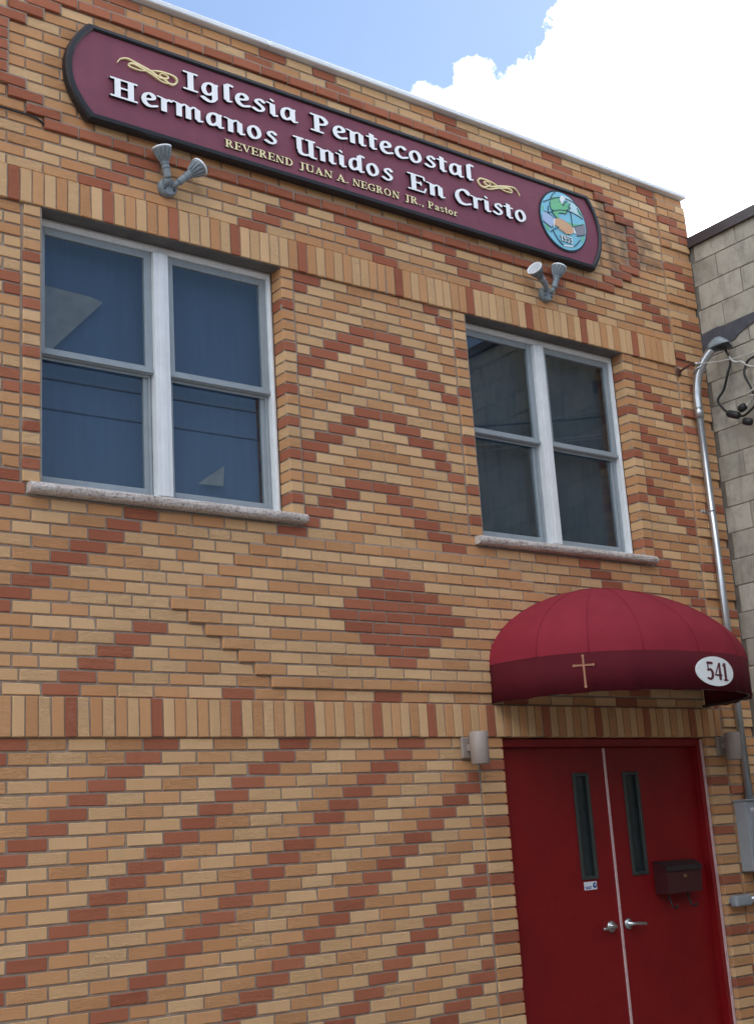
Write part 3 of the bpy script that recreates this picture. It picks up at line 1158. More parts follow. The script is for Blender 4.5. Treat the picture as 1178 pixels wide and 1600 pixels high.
box('weather_strip', D1 - 0.0155, D1 - 0.0035, 0.030, 0.0445, 0.0, DZ - 0.012, M_ASTRAGAL, door)
for cx, sgn, cz in ((3.945, -1, ZG - 1.188), (4.105, 1, ZG - 1.184)):
    V, F = lathe_data([(0.0001, 0.0), (0.036, 0.0), (0.036, 0.006), (0.030, 0.013), (0.014, 0.017), (0.012, 0.045), (0.0001, 0.047)], 24)
    h = mesh_obj('handle', [(v.x + cx, 0.1045 - v.z, v.y + cz) for v in V], F, M_CHROME, door, smooth=True)
    P = catmull([(cx, 0.064, cz), (cx + sgn * 0.02, 0.056, cz), (cx + sgn * 0.07, 0.054, cz - 0.004), (cx + sgn * 0.118, 0.056, cz - 0.008)], 5)
    tube('lever', P, [0.011] * 4 + [0.010] * (len(P) - 4), M_CHROME, h, n=10)
# threshold
box('threshold', D0 + 0.001, D1 - 0.001, 0.02, 0.27, -0.028, 0.011, M_CHROME, door, bevel=0.004)
box('dark_hall', D0 - 0.2, D1 + 0.2, 0.30, 0.32, 0, DZ + 0.1, M_DARK, door)

# small sticker under the left vision panel
st_ = empty('sticker', (3.795, 0.103, ZG - 0.925), 'small white sticker with a blue round mark under the left door pane', 'sticker')
box('sticker_sheet', 3.738, 3.852, 0.1030, 0.1046, ZG - 0.952, ZG - 0.902, M_STICK, st_)
V, F = lathe_data([(0.0001, 0.001), (0.017, 0.001), (0.017, 0.0)], 20)
mesh_obj('round_mark', [(v.x + 3.832, 0.1028 - v.z, v.y + ZG - 0.926) for v in V], F, M_BLUE, st_)
V, F = lathe_data([(0.0001, 0.0014), (0.006, 0.0014), (0.006, 0.0)], 12)
mesh_obj('mark_centre', [(v.x + 3.834, 0.1018 - v.z, v.y + ZG - 0.924) for v in V], F, M_STICK, st_)
for k, (a, b) in enumerate(((3.748, 3.806), (3.748, 3.798))):
    box('printed_line', a, b, 0.1018, 0.1029, ZG - 0.936 - 0.009 * k, ZG - 0.931 - 0.009 * k, M_BLUE, st_)

# mailbox on the right leaf
mb = empty('mailbox', (4.57, 0.10, ZG - 1.03), 'dark red metal mailbox with a curved lid on the right door leaf', 'mailbox')
x0, x1 = 4.400, 4.745
prof = [(0.103, -0.155), (0.103, 0.045), (0.075, 0.045), (0.030, 0.035), (-0.005, 0.010), (-0.012, -0.02), (-0.004, -0.155)]
V = [(x, y, ZG - 0.865 + z) for x in (x0, x1) for y, z in prof]
n = len(prof)
F = [tuple(range(n))[::-1], tuple(range(n, 2 * n))] + [(k, (k + 1) % n, (k + 1) % n + n, k + n) for k in range(n)]
mesh_obj('box_body', V, F, M_DOORM, mb)
V = [(x, y - 0.006, ZG - 0.865 + z + 0.006) for x in (x0 - 0.006, x1 + 0.006) for y, z in [(0.108, 0.047), (0.075, 0.047), (0.030, 0.037), (-0.007, 0.012), (-0.015, -0.02), (-0.010, -0.02), (0.0, 0.008), (0.032, 0.030), (0.076, 0.040), (0.108, 0.040)]]
n = 10
F = [tuple(range(n))[::-1], tuple(range(n, 2 * n))] + [(k, (k + 1) % n, (k + 1) % n + n, k + n) for k in range(n)]
mesh_obj('lid', V, F, simple('mailbox_black', S(40, 30, 34), 0.45, var=0.1), mb)
box('badge', 4.560, 4.590, -0.0165, -0.0095, ZG - 0.925, ZG - 0.905, simple('badge_brass', S(110, 84, 56), 0.5, var=0.1), mb, bevel=0.002)
for xx in (4.47, 4.66):
    P = catmull([(xx, 0.06, ZG - 1.018), (xx, 0.05, ZG - 1.06), (xx, 0.03, ZG - 1.105), (xx, 0.0, ZG - 1.115), (xx, -0.012, ZG - 1.09)], 5)
    tube('paper_hook', P, 0.006, M_CABLE, mb, n=8)

# ------------------------------------------------------------------ lettering
def contours(Fd, x0, z0, h):
    """closed contours of Fd > 0 on a grid, by marching squares"""
    nz, nx = Fd.shape
    segs = {}

    def pt(i, j, e):
        if e == 0:
            a, b = Fd[i, j], Fd[i, j + 1]; t = a / (a - b); key = ('h', i, j); p = (x0 + (j + t) * h, z0 + i * h)
        elif e == 2:
            a, b = Fd[i + 1, j], Fd[i + 1, j + 1]; t = a / (a - b); key = ('h', i + 1, j); p = (x0 + (j + t) * h, z0 + (i + 1) * h)
        elif e == 3:
            a, b = Fd[i, j], Fd[i + 1, j]; t = a / (a - b); key = ('v', i, j); p = (x0 + j * h, z0 + (i + t) * h)
        else:
            a, b = Fd[i, j + 1], Fd[i + 1, j + 1]; t = a / (a - b); key = ('v', i, j + 1); p = (x0 + (j + 1) * h, z0 + (i + t) * h)
        PT[key] = p
        return key
    PT = {}
    T = {1: [(0, 3)], 2: [(1, 0)], 3: [(1, 3)], 4: [(2, 1)], 5: [(0, 3), (2, 1)], 6: [(2, 0)], 7: [(2, 3)], 8: [(3, 2)],
         9: [(0, 2)], 10: [(1, 0), (3, 2)], 11: [(1, 2)], 12: [(3, 1)], 13: [(0, 1)], 14: [(3, 0)]}
    ins = Fd > 0
    code = ins[:-1, :-1] * 1 + ins[:-1, 1:] * 2 + ins[1:, 1:] * 4 + ins[1:, :-1] * 8
    for i, j in zip(*np.where((code > 0) & (code < 15))):
        for a, b in T[int(code[i, j])]:
            segs[pt(i, j, a)] = pt(i, j, b)
    loops = []
    while segs:
        k0 = next(iter(segs)); k = k0; lp = []
        while k in segs:
            lp.append(PT[k]); k = segs.pop(k)
        if len(lp) > 5:
            # drop points that hardly bend the line
            out = []
            P = np.array(lp)
            keep = [0]
            n = len(P)
            i = 0
            while i < n:
                j = i + 2
                while j < n and j - i < 9:
                    d = P[j % n] - P[i]
                    L = math.hypot(*d) + 1e-9
                    dist = np.abs((P[i + 1:j, 0] - P[i, 0]) * d[1] - (P[i + 1:j, 1] - P[i, 1]) * d[0]) / L
                    if dist.max() > h * 0.16:
                        break
                    j += 1
                i = j - 1
                if i < n:
                    keep.append(i)
            out = [tuple(P[q]) for q in sorted(set(keep))]
            if len(out) > 2:
                loops.append(out)
    return loops


def glyph_field(strokes, sx, res):
    polys, dots = [], []
    for s in strokes:
        if s[0] == 'p':
            polys.append([(x * sx, z) for x, z in s[1]])
        else:
            a, b, ang = s[0]
            P = catmull([(x * sx, z) for x, z in s[1]], 14, closed=(len(s) > 2 and s[2])) if len(s[1]) > 2 else np.linspace((s[1][0][0] * sx, s[1][0][1]), (s[1][1][0] * sx, s[1][1][1]), 18)
            dots.append((P, a, b, ang))
    allp = [p for q in polys for p in q] + [tuple(p) for d in dots for p in d[0]]
    ax = np.array(allp)
    lo = ax.min(0) - 0.26; hi = ax.max(0) + 0.26
    h = 1.0 / res
    nx, nz = int((hi[0] - lo[0]) / h) + 2, int((hi[1] - lo[1]) / h) + 2
    X, Z = np.meshgrid(lo[0] + np.arange(nx) * h, lo[1] + np.arange(nz) * h)
    Fd = np.full(X.shape, -9.0)
    for q in polys:
        ar = sum(q[i][0] * q[(i + 1) % len(q)][1] - q[(i + 1) % len(q)][0] * q[i][1] for i in range(len(q)))
        d = np.full(X.shape, 9.0)
        for i in range(len(q)):
            (xa, za), (xb, zb) = q[i], q[(i + 1) % len(q)]
            L = math.hypot(xb - xa, zb - za)
            s = ((xb - xa) * (Z - za) - (zb - za) * (X - xa)) / L
            d = np.minimum(d, s if ar > 0 else -s)
        Fd = np.maximum(Fd, d)
    for P, a, b, ang in dots:
        ca, sa = math.cos(ang), math.sin(ang)
        for (px, pz) in P:
            u = ((X - px) * ca + (Z - pz) * sa) / a; v = (-(X - px) * sa + (Z - pz) * ca) / b
            Fd = np.maximum(Fd, (1 - np.sqrt(u * u + v * v)) * b)
    Fd[np.abs(Fd) < 1e-6] = 1e-6
    return contours(Fd, lo[0], lo[1], h)


NB = (0.158, 0.056, math.radians(16))
NM = (0.135, 0.055, math.radians(16))
NTH = (0.060, 0.047, 0.0)


def stem(x, z0, z1, w=0.122, sl=0.0):
    return ('p', [(x - w, z0), (x + w, z0), (x + w, z1), (x - w, z1 + sl)])


def ser(x0, x1, z):
    return (NTH, [(x0, z), (x1, z)])


def tail(x):
    return ((0.07, 0.042, 0.35), [(x - 0.02, 0.13), (x + 0.05, 0.045), (x + 0.2, 0.085)])


def entry(x):
    return ((0.06, 0.035, 0.0), [(x - 0.19, 0.665), (x, 0.645)])


BOWL = (NM, [(0.60, 0.63), (0.43, 0.675), (0.25, 0.57), (0.17, 0.34), (0.24, 0.12), (0.40, 0.085), (0.60, 0.27)])
DISP = {
    'I': (0.70, [stem(.33, .03, .97), ser(.06, .60, .962), ser(.06, .60, .038)]),
    'H': (1.20, [stem(.32, .03, .97), stem(.86, .03, .97), ser(.06, .56, .962), ser(.62, 1.10, .962), ser(.06, .56, .038), ser(.62, 1.10, .038), ser(.32, .86, .53)]),
    'P': (0.98, [stem(.32, .03, .97), ser(.06, .5, .962), ser(.06, .60, .038), (NM, [(.40, .945), (.60, .93), (.77, .74), (.66, .54), (.42, .475)])]),
    'U': (1.16, [stem(.30, .28, .97), (NM, [(.31, .3), (.36, .12), (.55, .055), (.82, .16)]), stem(.87, .03, .97), ser(.05, .5, .962), ser(.64, 1.05, .962), ser(.87, 1.10, .038)]),
    'E': (0.98, [stem(.32, .03, .97), ser(.06, .84, .962), (NTH, [(.84, .95), (.87, .78)]), ser(.32, .68, .52), (NTH, [(.68, .6), (.68, .44)]), ser(.06, .84, .038), (NTH, [(.84, .05), (.92, .27)])]),
    'C': (0.98, [(NB, [(.86, .78), (.72, .93), (.50, .92), (.27, .72), (.22, .42), (.38, .12), (.64, .055), (.92, .16)]), (NTH, [(.86, .9), (.86, .70)])]),
    'e': (0.76, [(NM, [(.22, .335), (.45, .385), (.60, .47), (.57, .61), (.42, .67), (.26, .58), (.18, .36), (.26, .14), (.45, .055), (.70, .14)])]),
    'r': (0.64, [stem(.27, .0, .65), entry(.2), (NTH, [(.36, .53), (.48, .64)]), ((.11, .055, .2), [(.50, .63), (.57, .60)])]),
    'm': (1.36, [stem(.27, .0, .65), entry(.2), (NTH, [(.36, .54), (.50, .655), (.64, .62)]), stem(.67, .0, .60, sl=.05), (NTH, [(.76, .54), (.90, .655), (1.04, .62)]), stem(1.07, .09, .60, sl=.05), tail(1.07)]),
    'n': (0.94, [stem(.27, .0, .65), entry(.2), (NTH, [(.36, .54), (.51, .655), (.66, .62)]), stem(.69, .09, .60, sl=.05), tail(.69)]),
    'a': (0.90, [BOWL, stem(.64, .09, .655), (NTH, [(.60, .64), (.75, .675)]), tail(.64)]),
    'o': (0.82, [(NM, [(.40, .665), (.22, .54), (.17, .34), (.26, .12), (.42, .055), (.60, .18), (.65, .38), (.56, .60)], True)]),
    's': (0.72, [((.115, .05, .28), [(.60, .58), (.46, .67), (.29, .60), (.28, .48), (.45, .37), (.57, .25), (.51, .11), (.34, .055), (.13, .14)])]),
    'i': (0.54, [stem(.27, .09, .65), entry(.2), tail(.27), ('p', [(.20, .99), (.15, .88), (.31, .78), (.37, .89)])]),
    't': (0.58, [stem(.28, .09, .86, sl=.06), (NTH, [(.05, .645), (.53, .645)]), tail(.28)]),
    'l': (0.54, [stem(.27, .09, .93), ((.09, .05, .3), [(.27, .93), (.34, 1.0), (.52, .955)]), tail(.27)]),
    'c': (0.74, [(NM, [(.62, .58), (.48, .67), (.29, .60), (.18, .38), (.26, .14), (.45, .055), (.70, .15)])]),
    'g': (0.88, [BOWL, stem(.64, -.06, .655), (NTH, [(.60, .64), (.75, .675)]), (NM, [(.63, -.04), (.56, -.19), (.38, -.25), (.12, -.12)])]),
    'd': (0.90, [BOWL, stem(.64, .09, .93), ((.08, .05, .3), [(.64, .93), (.71, 1.0), (.88, .955)]), tail(.64)]),
}
def taller(z):
    return z * 1.09 if z <= 0.68 else 0.741 + (z - 0.68) * (1.02 - 0.741) / 0.34


for ch_ in list(DISP):
    if ch_.islower():
        DISP[ch_] = (DISP[ch_][0], [(q[0], [(x, taller(z)) for x, z in q[1]]) + tuple(q[2:]) for q in DISP[ch_][1]])
N1 = (0.050, 0.040, 0.0)
NV = (0.095, 0.045, 0.0)


def st1(x, z0=.02, z1=.98, w=.095):
    return ('p', [(x - w, z0), (x + w, z0), (x + w, z1), (x - w, z1)])


def sr(x0, x1, z):
    return (N1, [(x0, z), (x1, z)])


SERIF = {
    'R': (.92, [st1(.24), sr(.05, .42, .965), sr(.05, .42, .035), (NV, [(.3, .95), (.56, .92), (.62, .74), (.52, .56), (.3, .5)]), ('p', [(.36, .5), (.56, .5), (.88, .02), (.64, .02)])]),
    'E': (.80, [st1(.24), sr(.05, .7, .965), sr(.05, .72, .035), sr(.24, .58, .5), (N1, [(.7, .95), (.71, .78)]), (N1, [(.72, .05), (.75, .25)]), (N1, [(.58, .6), (.58, .4)])]),
    'V': (.88, [('p', [(.06, .97), (.30, .97), (.54, .03), (.42, .03)]), (N1, [(.48, .08), (.74, .95)]), sr(.0, .36, .965), sr(.62, .88, .965)]),
    'N': (.98, [(N1, [(.2, .05), (.2, .95)]), ('p', [(.1, .97), (.32, .97), (.84, .02), (.64, .02)]), (N1, [(.8, .05), (.8, .95)]), sr(.06, .34, .035), sr(.64, .94, .965)]),
    'D': (.98, [st1(.24), sr(.05, .5, .965), sr(.05, .5, .035), (NV, [(.3, .955), (.6, .9), (.79, .5), (.6, .1), (.3, .045)])]),
    'J': (.60, [st1(.36, .1, .98), sr(.16, .56, .965), (NV, [(.36, .12), (.28, -.08), (.08, -.04)])]),
    'U': (.96, [st1(.24, .25, .98), sr(.05, .44, .965), (N1, [(.78, .95), (.78, .25)]), sr(.64, .92, .965), (NV, [(.24, .27), (.34, .08), (.52, .04), (.72, .12), (.78, .28)])]),
    'A': (.92, [(N1, [(.18, .05), (.44, .92)]), ('p', [(.36, .98), (.50, .98), (.86, .02), (.62, .02)]), sr(.04, .32, .035), sr(.56, .92, .035), sr(.28, .62, .34)]),
    'G': (1.0, [(NV, [(.8, .8), (.66, .93), (.46, .93), (.22, .74), (.17, .48), (.24, .22), (.46, .06), (.66, .07), (.8, .16)]), st1(.8, .06, .46, .085), sr(.6, .94, .455), (N1, [(.82, .95), (.82, .72)])]),
    'O': (1.0, [(NV, [(.5, .95), (.26, .82), (.17, .5), (.26, .18), (.5, .05), (.74, .18), (.83, .5), (.74, .82)], True)]),
    '.': (.34, [((.085, .085, 0), [(.16, .085), (.165, .085)])]),
    ',': (.34, [((.085, .085, 0), [(.16, .085), (.165, .085)]), (N1, [(.2, .04), (.12, -.14)])]),
    'P': (.82, [st1(.24), sr(.05, .42, .965), sr(.05, .44, .035), (NV, [(.3, .955), (.56, .92), (.66, .73), (.54, .54), (.3, .47)])]),
    'a': (.66, [(NV, [(.14, .52), (.24, .64), (.40, .64), (.46, .52)]), st1(.48, .06, .52, .08), (N1, [(.5, .06), (.62, .05)]), (NV, [(.44, .38), (.24, .33), (.15, .18), (.24, .06), (.44, .14)])]),
    's': (.56, [((.07, .045, 0), [(.44, .54), (.3, .64), (.15, .56), (.18, .42), (.36, .30), (.44, .17), (.34, .05), (.12, .10)])]),
    't': (.46, [st1(.24, .1, .86, .08), sr(.06, .42, .625), (N1, [(.25, .1), (.32, .04), (.44, .08)])]),
    'o': (.70, [(NV, [(.35, .63), (.18, .5), (.14, .33), (.2, .13), (.35, .04), (.5, .15), (.56, .34), (.5, .53)], True)]),
    'r': (.54, [st1(.2, .03, .64, .08), sr(.04, .38, .035), (N1, [(.28, .48), (.36, .6)]), ((.07, .06, 0), [(.42, .59), (.46, .57)])]),
    '5': (.66, [(N1, [(.18, .92), (.18, .55)]), ((.10, .07, 0), [(.18, .93), (.54, .93)]), ((.115, .055, 0), [(.18, .54), (.38, .58), (.53, .42), (.5, .18), (.32, .05), (.12, .1)])]),
    '4': (.70, [('p', [(.39, .02), (.60, .02), (.60, .97), (.44, .97)]), (N1, [(.47, .93), (.07, .3)]), ((.06, .045, 0), [(.07, .28), (.66, .28)])]),
    '1': (.52, [st1(.28, .02, .97, .105), sr(.1, .46, .03), (N1, [(.1, .82), (.27, .93)])]),
    '9': (.66, [(NV, [(.33, .95), (.18, .84), (.16, .66), (.26, .5), (.42, .5), (.51, .68), (.45, .88)], True), (NV, [(.51, .7), (.50, .35), (.38, .1), (.16, .06)])]),
    '3': (.62, [(NV, [(.14, .82), (.3, .95), (.47, .84), (.42, .62), (.26, .53), (.46, .46), (.5, .24), (.34, .05), (.12, .12)])]),
}
GC = {}


def glyph(font, fname, ch, sx, res):
    key = (fname, ch)
    if key not in GC:
        GC[key] = glyph_field(font[ch][1], sx, res)
    return GC[key]


GM = {}


def glyph_mesh(fname, ch, loops, y0, y1, mats, name):
    key = (fname, ch, mats[0].name)
    if key not in GM:
        ob = prism(name, loops, y0, y1, mats, None, side_mi=1 if len(mats) > 1 else 0)
        GM[key] = ob.data
        bpy.data.objects.remove(ob)
    return GM[key]


def write(text, x0, x1, zb0, zb1, cap, font, fname, sx, res, yface, thick, mats, parent, name='letter', place_fn=None):
    adv = sum((font[ch][0] * sx if ch != ' ' else 0.5) for ch in text)
    k = (x1 - x0) / adv
    x = x0
    off = local(parent)
    for ch in text:
        if ch == ' ':
            x += 0.5 * k; continue
        loops = glyph(font, fname, ch, sx, res)
        me = glyph_mesh(fname, ch, loops, 0.0, 1.0, mats, name)
        o = link(name, me, parent)
        t = (x - x0) / (x1 - x0)
        o.location = Vector((x, yface, zb0 + (zb1 - zb0) * t)) - off
        o.scale = (k, thick, cap)
        if place_fn:
            place_fn(o, x)
        x += font[ch][0] * sx * k


sign = empty('church_sign', (2.30, -0.03, ZG + 3.36), 'long plum sign board with black border and white raised lettering under the parapet', 'sign')
SZ0, SZ1 = ZG + 3.385, ZG + 3.985


def sign_outline(ins):
    xl, xr, bl, br = 0.315 + ins * 0.75, 4.305 - ins * 0.75, 0.178 + ins, 4.415 - ins
    z0, z1 = SZ0 + ins, SZ1 - ins
    n = 18
    pts = []
    for k in range(n + 1):                       # right end, bottom to top
        t = -1 + 2 * k / n
        pts.append((xr + (br - xr) * (1 - abs(t) ** 2.1), (z0 + z1) / 2 + (z1 - z0) / 2 * t))
    for k in range(n + 1):
        t = 1 - 2 * k / n
        pts.append((xl + (bl - xl) * (1 - abs(t) ** 2.1), (z0 + z1) / 2 + (z1 - z0) / 2 * t))
    return pts


inner = sign_outline(0.030)
seam = 2.062
lp = [p for p in inner if p[0] < seam]; rp = [p for p in inner if p[0] > seam]
i0 = sign_outline(0.030)
zi0, zi1 = SZ0 + 0.030, SZ1 - 0.030
prism('board_panel', [[(seam - 0.0015, zi0), (seam - 0.0015, zi1)] + lp], -0.060, -0.018, [M_SIGN], sign)
prism('board_panel', [[(seam + 0.0015, zi1), (seam + 0.0015, zi0)] + rp], -0.060, -0.018, [M_SIGN], sign)
o1, o2, o3, o4 = sign_outline(0.0), sign_outline(0.008), sign_outline(0.028), sign_outline(0.036)
rings = [(o1, -0.016), (o1, -0.060), (o2, -0.074), (o3, -0.077), (o4, -0.068), (o4, -0.050)]
V, F = [], []
n = len(o1)
for pts, y in rings:
    V += [(p[0], y, p[1]) for p in pts]
for i in range(len(rings) - 1):
    for k in range(n):
        a, b = i * n + k, i * n + (k + 1) % n
        F.append((a, a + n, b + n, b))
mesh_obj('border', V, F, M_BLACK, sign)
box('backing_frame', 0.36, 4.26, -0.0175, 0.004, SZ0 + 0.05, SZ1 - 0.05, M_BLACK, sign)

WL = [M_WHITE, M_BLACK]
for txt, x0, x1, b0, b1 in (('Iglesia', .900, 1.712, 3.757, 3.772), ('Pentecostal', 1.800, 3.160, 3.762, 3.778),
                            ('Hermanos', .433, 1.555, 3.560, 3.570), ('Unidos', 1.662, 2.450, 3.562, 3.574), ('En', 2.560, 2.885, 3.566, 3.572), ('Cristo', 2.955, 3.640, 3.572, 3.582)):
    write(txt, x0, x1, b0 + ZG, b1 + ZG, 0.120, DISP, 'disp', 1.32, 46, -0.080, 0.0198, WL, sign)
for txt, x0, x1, b in (('REVEREND', 1.178, 1.668, 3.466), ('JUAN', 1.706, 1.962, 3.467), ('A.', 1.986, 2.088, 3.468), ('NEGRON', 2.110, 2.494, 3.468), ('JR.,', 2.534, 2.700, 3.470), ('Pastor', 2.728, 2.990, 3.472)):
    write(txt, x0, x1, b + ZG, b + ZG + 0.002, 0.050, SERIF, 'serif', 1.15, 34, -0.070, 0.0098, [M_CREAM, M_BLACK], sign)


def flourish(pts, flip):
    """gilt scroll: a doubled ribbon of varying width"""
    P = catmull(pts, 12)
    R = [0.0022 + 0.0032 * max(0, math.sin(math.pi * ((i / len(P)) * 3.0 % 1.0))) for i in range(len(P))]
    V, F = [], []
    for i, p in enumerate(P):
        d = P[min(i + 1, len(P) - 1)] - P[max(i - 1, 0)]
        d = d / (np.linalg.norm(d) + 1e-9); nrm = np.array((-d[1], d[0])) * R[i]
        y = -0.072 + 0.0025 * math.sin(i * 0.21)
        V += [(p[0] + nrm[0], y, p[1] + nrm[1]), (p[0] - nrm[0], y, p[1] - nrm[1]), (p[0] - nrm[0], -0.0605, p[1] - nrm[1]), (p[0] + nrm[0], -0.0605, p[1] + nrm[1])]
    for i in range(len(P) - 1):
        a = 4 * i
        for q in ((0, 1), (1, 2), (3, 0)):
            F.append((a + q[0], a + 4 + q[0], a + 4 + q[1], a + q[1]))
    mesh_obj('flourish', V, F, M_CREAM, sign)


def fl_pts(x0, x1, zm, flip):
    base = [(0.0, 0.05), (0.05, 0.55), (0.16, 0.80), (0.30, 0.72), (0.48, 0.42), (0.64, 0.10), (0.74, 0.0), (0.83, 0.12), (0.84, 0.38), (0.76, 0.46), (0.70, 0.30), (0.74, 0.05),
            (0.88, -0.42), (0.97, -0.10), (0.99, 0.30), (0.92, 0.62), (0.76, 0.66), (0.60, 0.44), (0.48, 0.20), (0.34, 0.0), (0.22, 0.06), (0.19, 0.32), (0.27, 0.48), (0.40, 0.36), (0.56, 0.02), (0.68, -0.28), (0.80, -0.42), (0.92, -0.30)]
    out = []
    for u, v in base:
        if flip:
            u = 1 - u
        out.append((x0 + (x1 - x0) * u, zm + 0.062 * (v - 0.15)))
    return out


flourish(fl_pts(.488, .872, 3.795 + ZG, False), False)
flourish(fl_pts(3.205, 3.600, 3.800 + ZG, True), True)

# round emblem: globe with a handshake
GX, GZ, GR = 4.020, ZG + 3.704, 0.226


def gp(px, pz):                      # emblem drawing coordinates -1..1
    return (GX + px * GR, GZ + pz * GR)


def circ(r, n=40):
    return [gp(r * math.cos(2 * math.pi * k / n), r * math.sin(2 * math.pi * k / n)) for k in range(n)]


em_c = {k: simple('emblem_' + k, S(*v), 0.5, var=0.04, nscale=20) for k, v in
        {'sea': (132, 200, 222), 'pale': (190, 222, 228), 'land': (112, 190, 140), 'sleeve_pale': (170, 190, 222), 'sleeve_grey': (136, 134, 142), 'skin': (214, 168, 128), 'white': (232, 236, 236), 'ink': (38, 62, 78)}.items()}
emb = prism('emblem', [circ(1.06)], -0.066, -0.0602, [M_BLACK], sign)
prism('globe_disc', [circ(1.0)], -0.072, -0.0662, [em_c['sea']], emb)


def piece(name, pts, lay, mat, sm=False):
    P = catmull(pts, 4, closed=True) if sm else np.array(pts)
    pts2 = []
    for x, z in P:
        r = math.hypot(x, z)
        if r > 0.985:
            x, z = x / r * 0.985, z / r * 0.985
        pts2.append(gp(x, z))
    y = -0.0722 - 0.0012 * lay
    prism(name, [pts2], y, y + 0.0008 + 0.0004 * lay, [em_c[mat]], emb)


def sh(L):
    return [((x - 0.07) * 0.97, z * 0.985) for x, z in L]


piece('sea_patch', sh([(.14, .95), (.49, .9), (.83, .65), (.99, .32), (.48, .38), (.40, .45), (.47, .73), (.30, .80)]), 1, 'pale')
piece('land', sh([(-.40, .73), (-.19, .80), (-.06, .77), (-.07, .66), (.06, .66), (.09, .55), (.15, .61), (.16, .69), (.30, .78), (.31, .66), (.44, .72), (.46, .65), (.33, .56), (.45, .56), (.40, .47), (.27, .46), (.30, .40), (.20, .28), (.05, .26),
               (-.14, .24), (-.18, .16), (-.13, .08), (-.26, .01), (-.36, .09), (-.44, .16), (-.40, .26), (-.50, .28), (-.53, .42), (-.50, .54), (-.44, .63)]), 2, 'land')
piece('ice_patch', sh([(-.03, .80), (.08, .93), (.19, .86), (.24, .81), (.11, .70), (.06, .59), (-.02, .68)]), 4, 'white')
piece('land', sh([(.78, .57), (.87, .57), (.97, .41), (.98, .35), (.85, .42), (.77, .50)]), 2, 'land')
piece('land', sh([(-.88, .32), (-.82, .29), (-.86, .14), (-.91, .14)]), 2, 'land')
piece('land', sh([(-.86, -.34), (-.77, -.34), (-.68, -.39), (-.66, -.50), (-.73, -.55), (-.80, -.47)]), 2, 'land')
piece('land', sh([(.83, -.41), (1.0, -.30), (.90, -.51), (.81, -.60)]), 2, 'land')
piece('land', sh([(.19, -.02), (.37, .01), (.45, -.03), (.44, -.13), (.32, -.14)]), 2, 'land')
piece('land', sh([(.49, .0), (.67, .02), (.86, .07), (.98, .15), (.96, .08), (.47, -.12)]), 2, 'land')
piece('left_sleeve', sh([(-.97, -.10), (-.84, .14), (-.42, .0), (-.46, -.26), (-.57, -.39), (-.91, -.24)]), 3, 'sleeve_pale')
piece('left_cuff', sh([(-.43, -.05), (-.35, -.04), (-.40, -.27), (-.48, -.36)]), 4, 'white')
piece('right_sleeve', sh([(.50, -.11), (1.05, .11), (1.04, -.28), (.61, -.41), (.60, -.28)]), 3, 'sleeve_grey')
piece('right_cuff', sh([(.42, -.16), (.50, -.15), (.59, -.33), (.48, -.35)]), 4, 'white')
piece('hands', sh([(-.34, -.03), (-.08, .02), (.04, .0), (.24, -.06), (.41, -.14), (.46, -.24), (.39, -.38), (.20, -.45), (.08, -.34), (-.15, -.30), (-.37, -.26)]), 5, 'skin', True)
for k in range(4):
    piece('finger', sh([(-.22 + .095 * k, -.28 - .025 * k), (-.14 + .095 * k, -.27 - .025 * k), (-.14 + .095 * k, -.37 - .03 * k), (-.20 + .095 * k, -.38 - .03 * k)]), 6, 'skin', True)


def ink(pts, w=0.013):
    P = catmull(pts, 6)
    V, F = [], []
    for i, p in enumerate(P):
        d = P[min(i + 1, len(P) - 1)] - P[max(i - 1, 0)]
        d = d / (np.linalg.norm(d) + 1e-9); nn = np.array((-d[1], d[0])) * w
        for s in (1, -1):
            g_ = gp(*(p + nn * s)); V.append((g_[0], -0.0768, g_[1]))
    V += [(v[0], -0.0722, v[2]) for v in V]
    N = 2 * len(P)
    for i in range(len(P) - 1):
        a = 2 * i
        F += [(a, a + 2, a + 3, a + 1), (a, a + N, a + 2 + N, a + 2), (a + 1, a + 3, a + 3 + N, a + 1 + N)]
    mesh_obj('outline_stroke', V, F, em_c['ink'], emb)


for q in ([(-.46, .67), (-.35, .84), (-.19, .98)], [(-.84, .45), (-.44, .65), (-.06, .81), (.30, .84), (.60, .81), (.83, .70)], [(-.63, .11), (-.19, .32), (.31, .41), (.72, .37), (.99, .29)], [(.42, .38), (.44, .08), (.44, -.13)],
          [(-.50, -.48), (-.35, -.70), (-.22, -.83), (-.08, -.90)], [(-.63, -.56), (-.46, -.43), (-.27, -.33)], [(-.61, .35), (-.64, .22), (-.63, .11)], [(.40, -.85), (.61, -.67), (.75, -.51)], [(.76, .64), (.81, .56), (.95, .38)],
          [(-.84, .13), (-.42, .0), (-.46, -.26), (-.57, -.38), (-.92, -.25)], [(-.34, -.03), (-.08, .02), (.24, -.06), (.44, -.16)], [(-.37, -.26), (-.15, -.30), (.08, -.36), (.20, -.45), (.39, -.38)], [(.50, -.11), (.98, .09)], [(.61, -.41), (.98, -.29)],
          [(-.50, .54), (-.53, .42), (-.49, .28), (-.40, .25), (-.44, .16), (-.26, .01)], [(-.05, .68), (.06, .66), (.09, .55), (.16, .64), (.30, .76)], [(.44, .70), (.34, .57), (.44, .55), (.28, .45), (.20, .29), (.0, .26), (-.14, .22)], [(.02, -.02), (.16, -.14), (.36, -.26)]):
    q = sh(q)
    ink(q)
write('1953', GX - 0.062, GX + 0.062, GZ - 0.170, GZ - 0.172, 0.050, SERIF, 'num', 1.15, 34, -0.0815, 0.006, [em_c['white'], M_BLACK], emb, name='digit')
piece('scroll_strip', sh([(-.05, -.87), (.37, -.82), (.37, -.87), (-.06, -.92)]), 3, 'white')

# ------------------------------------------------------------------ floodlights


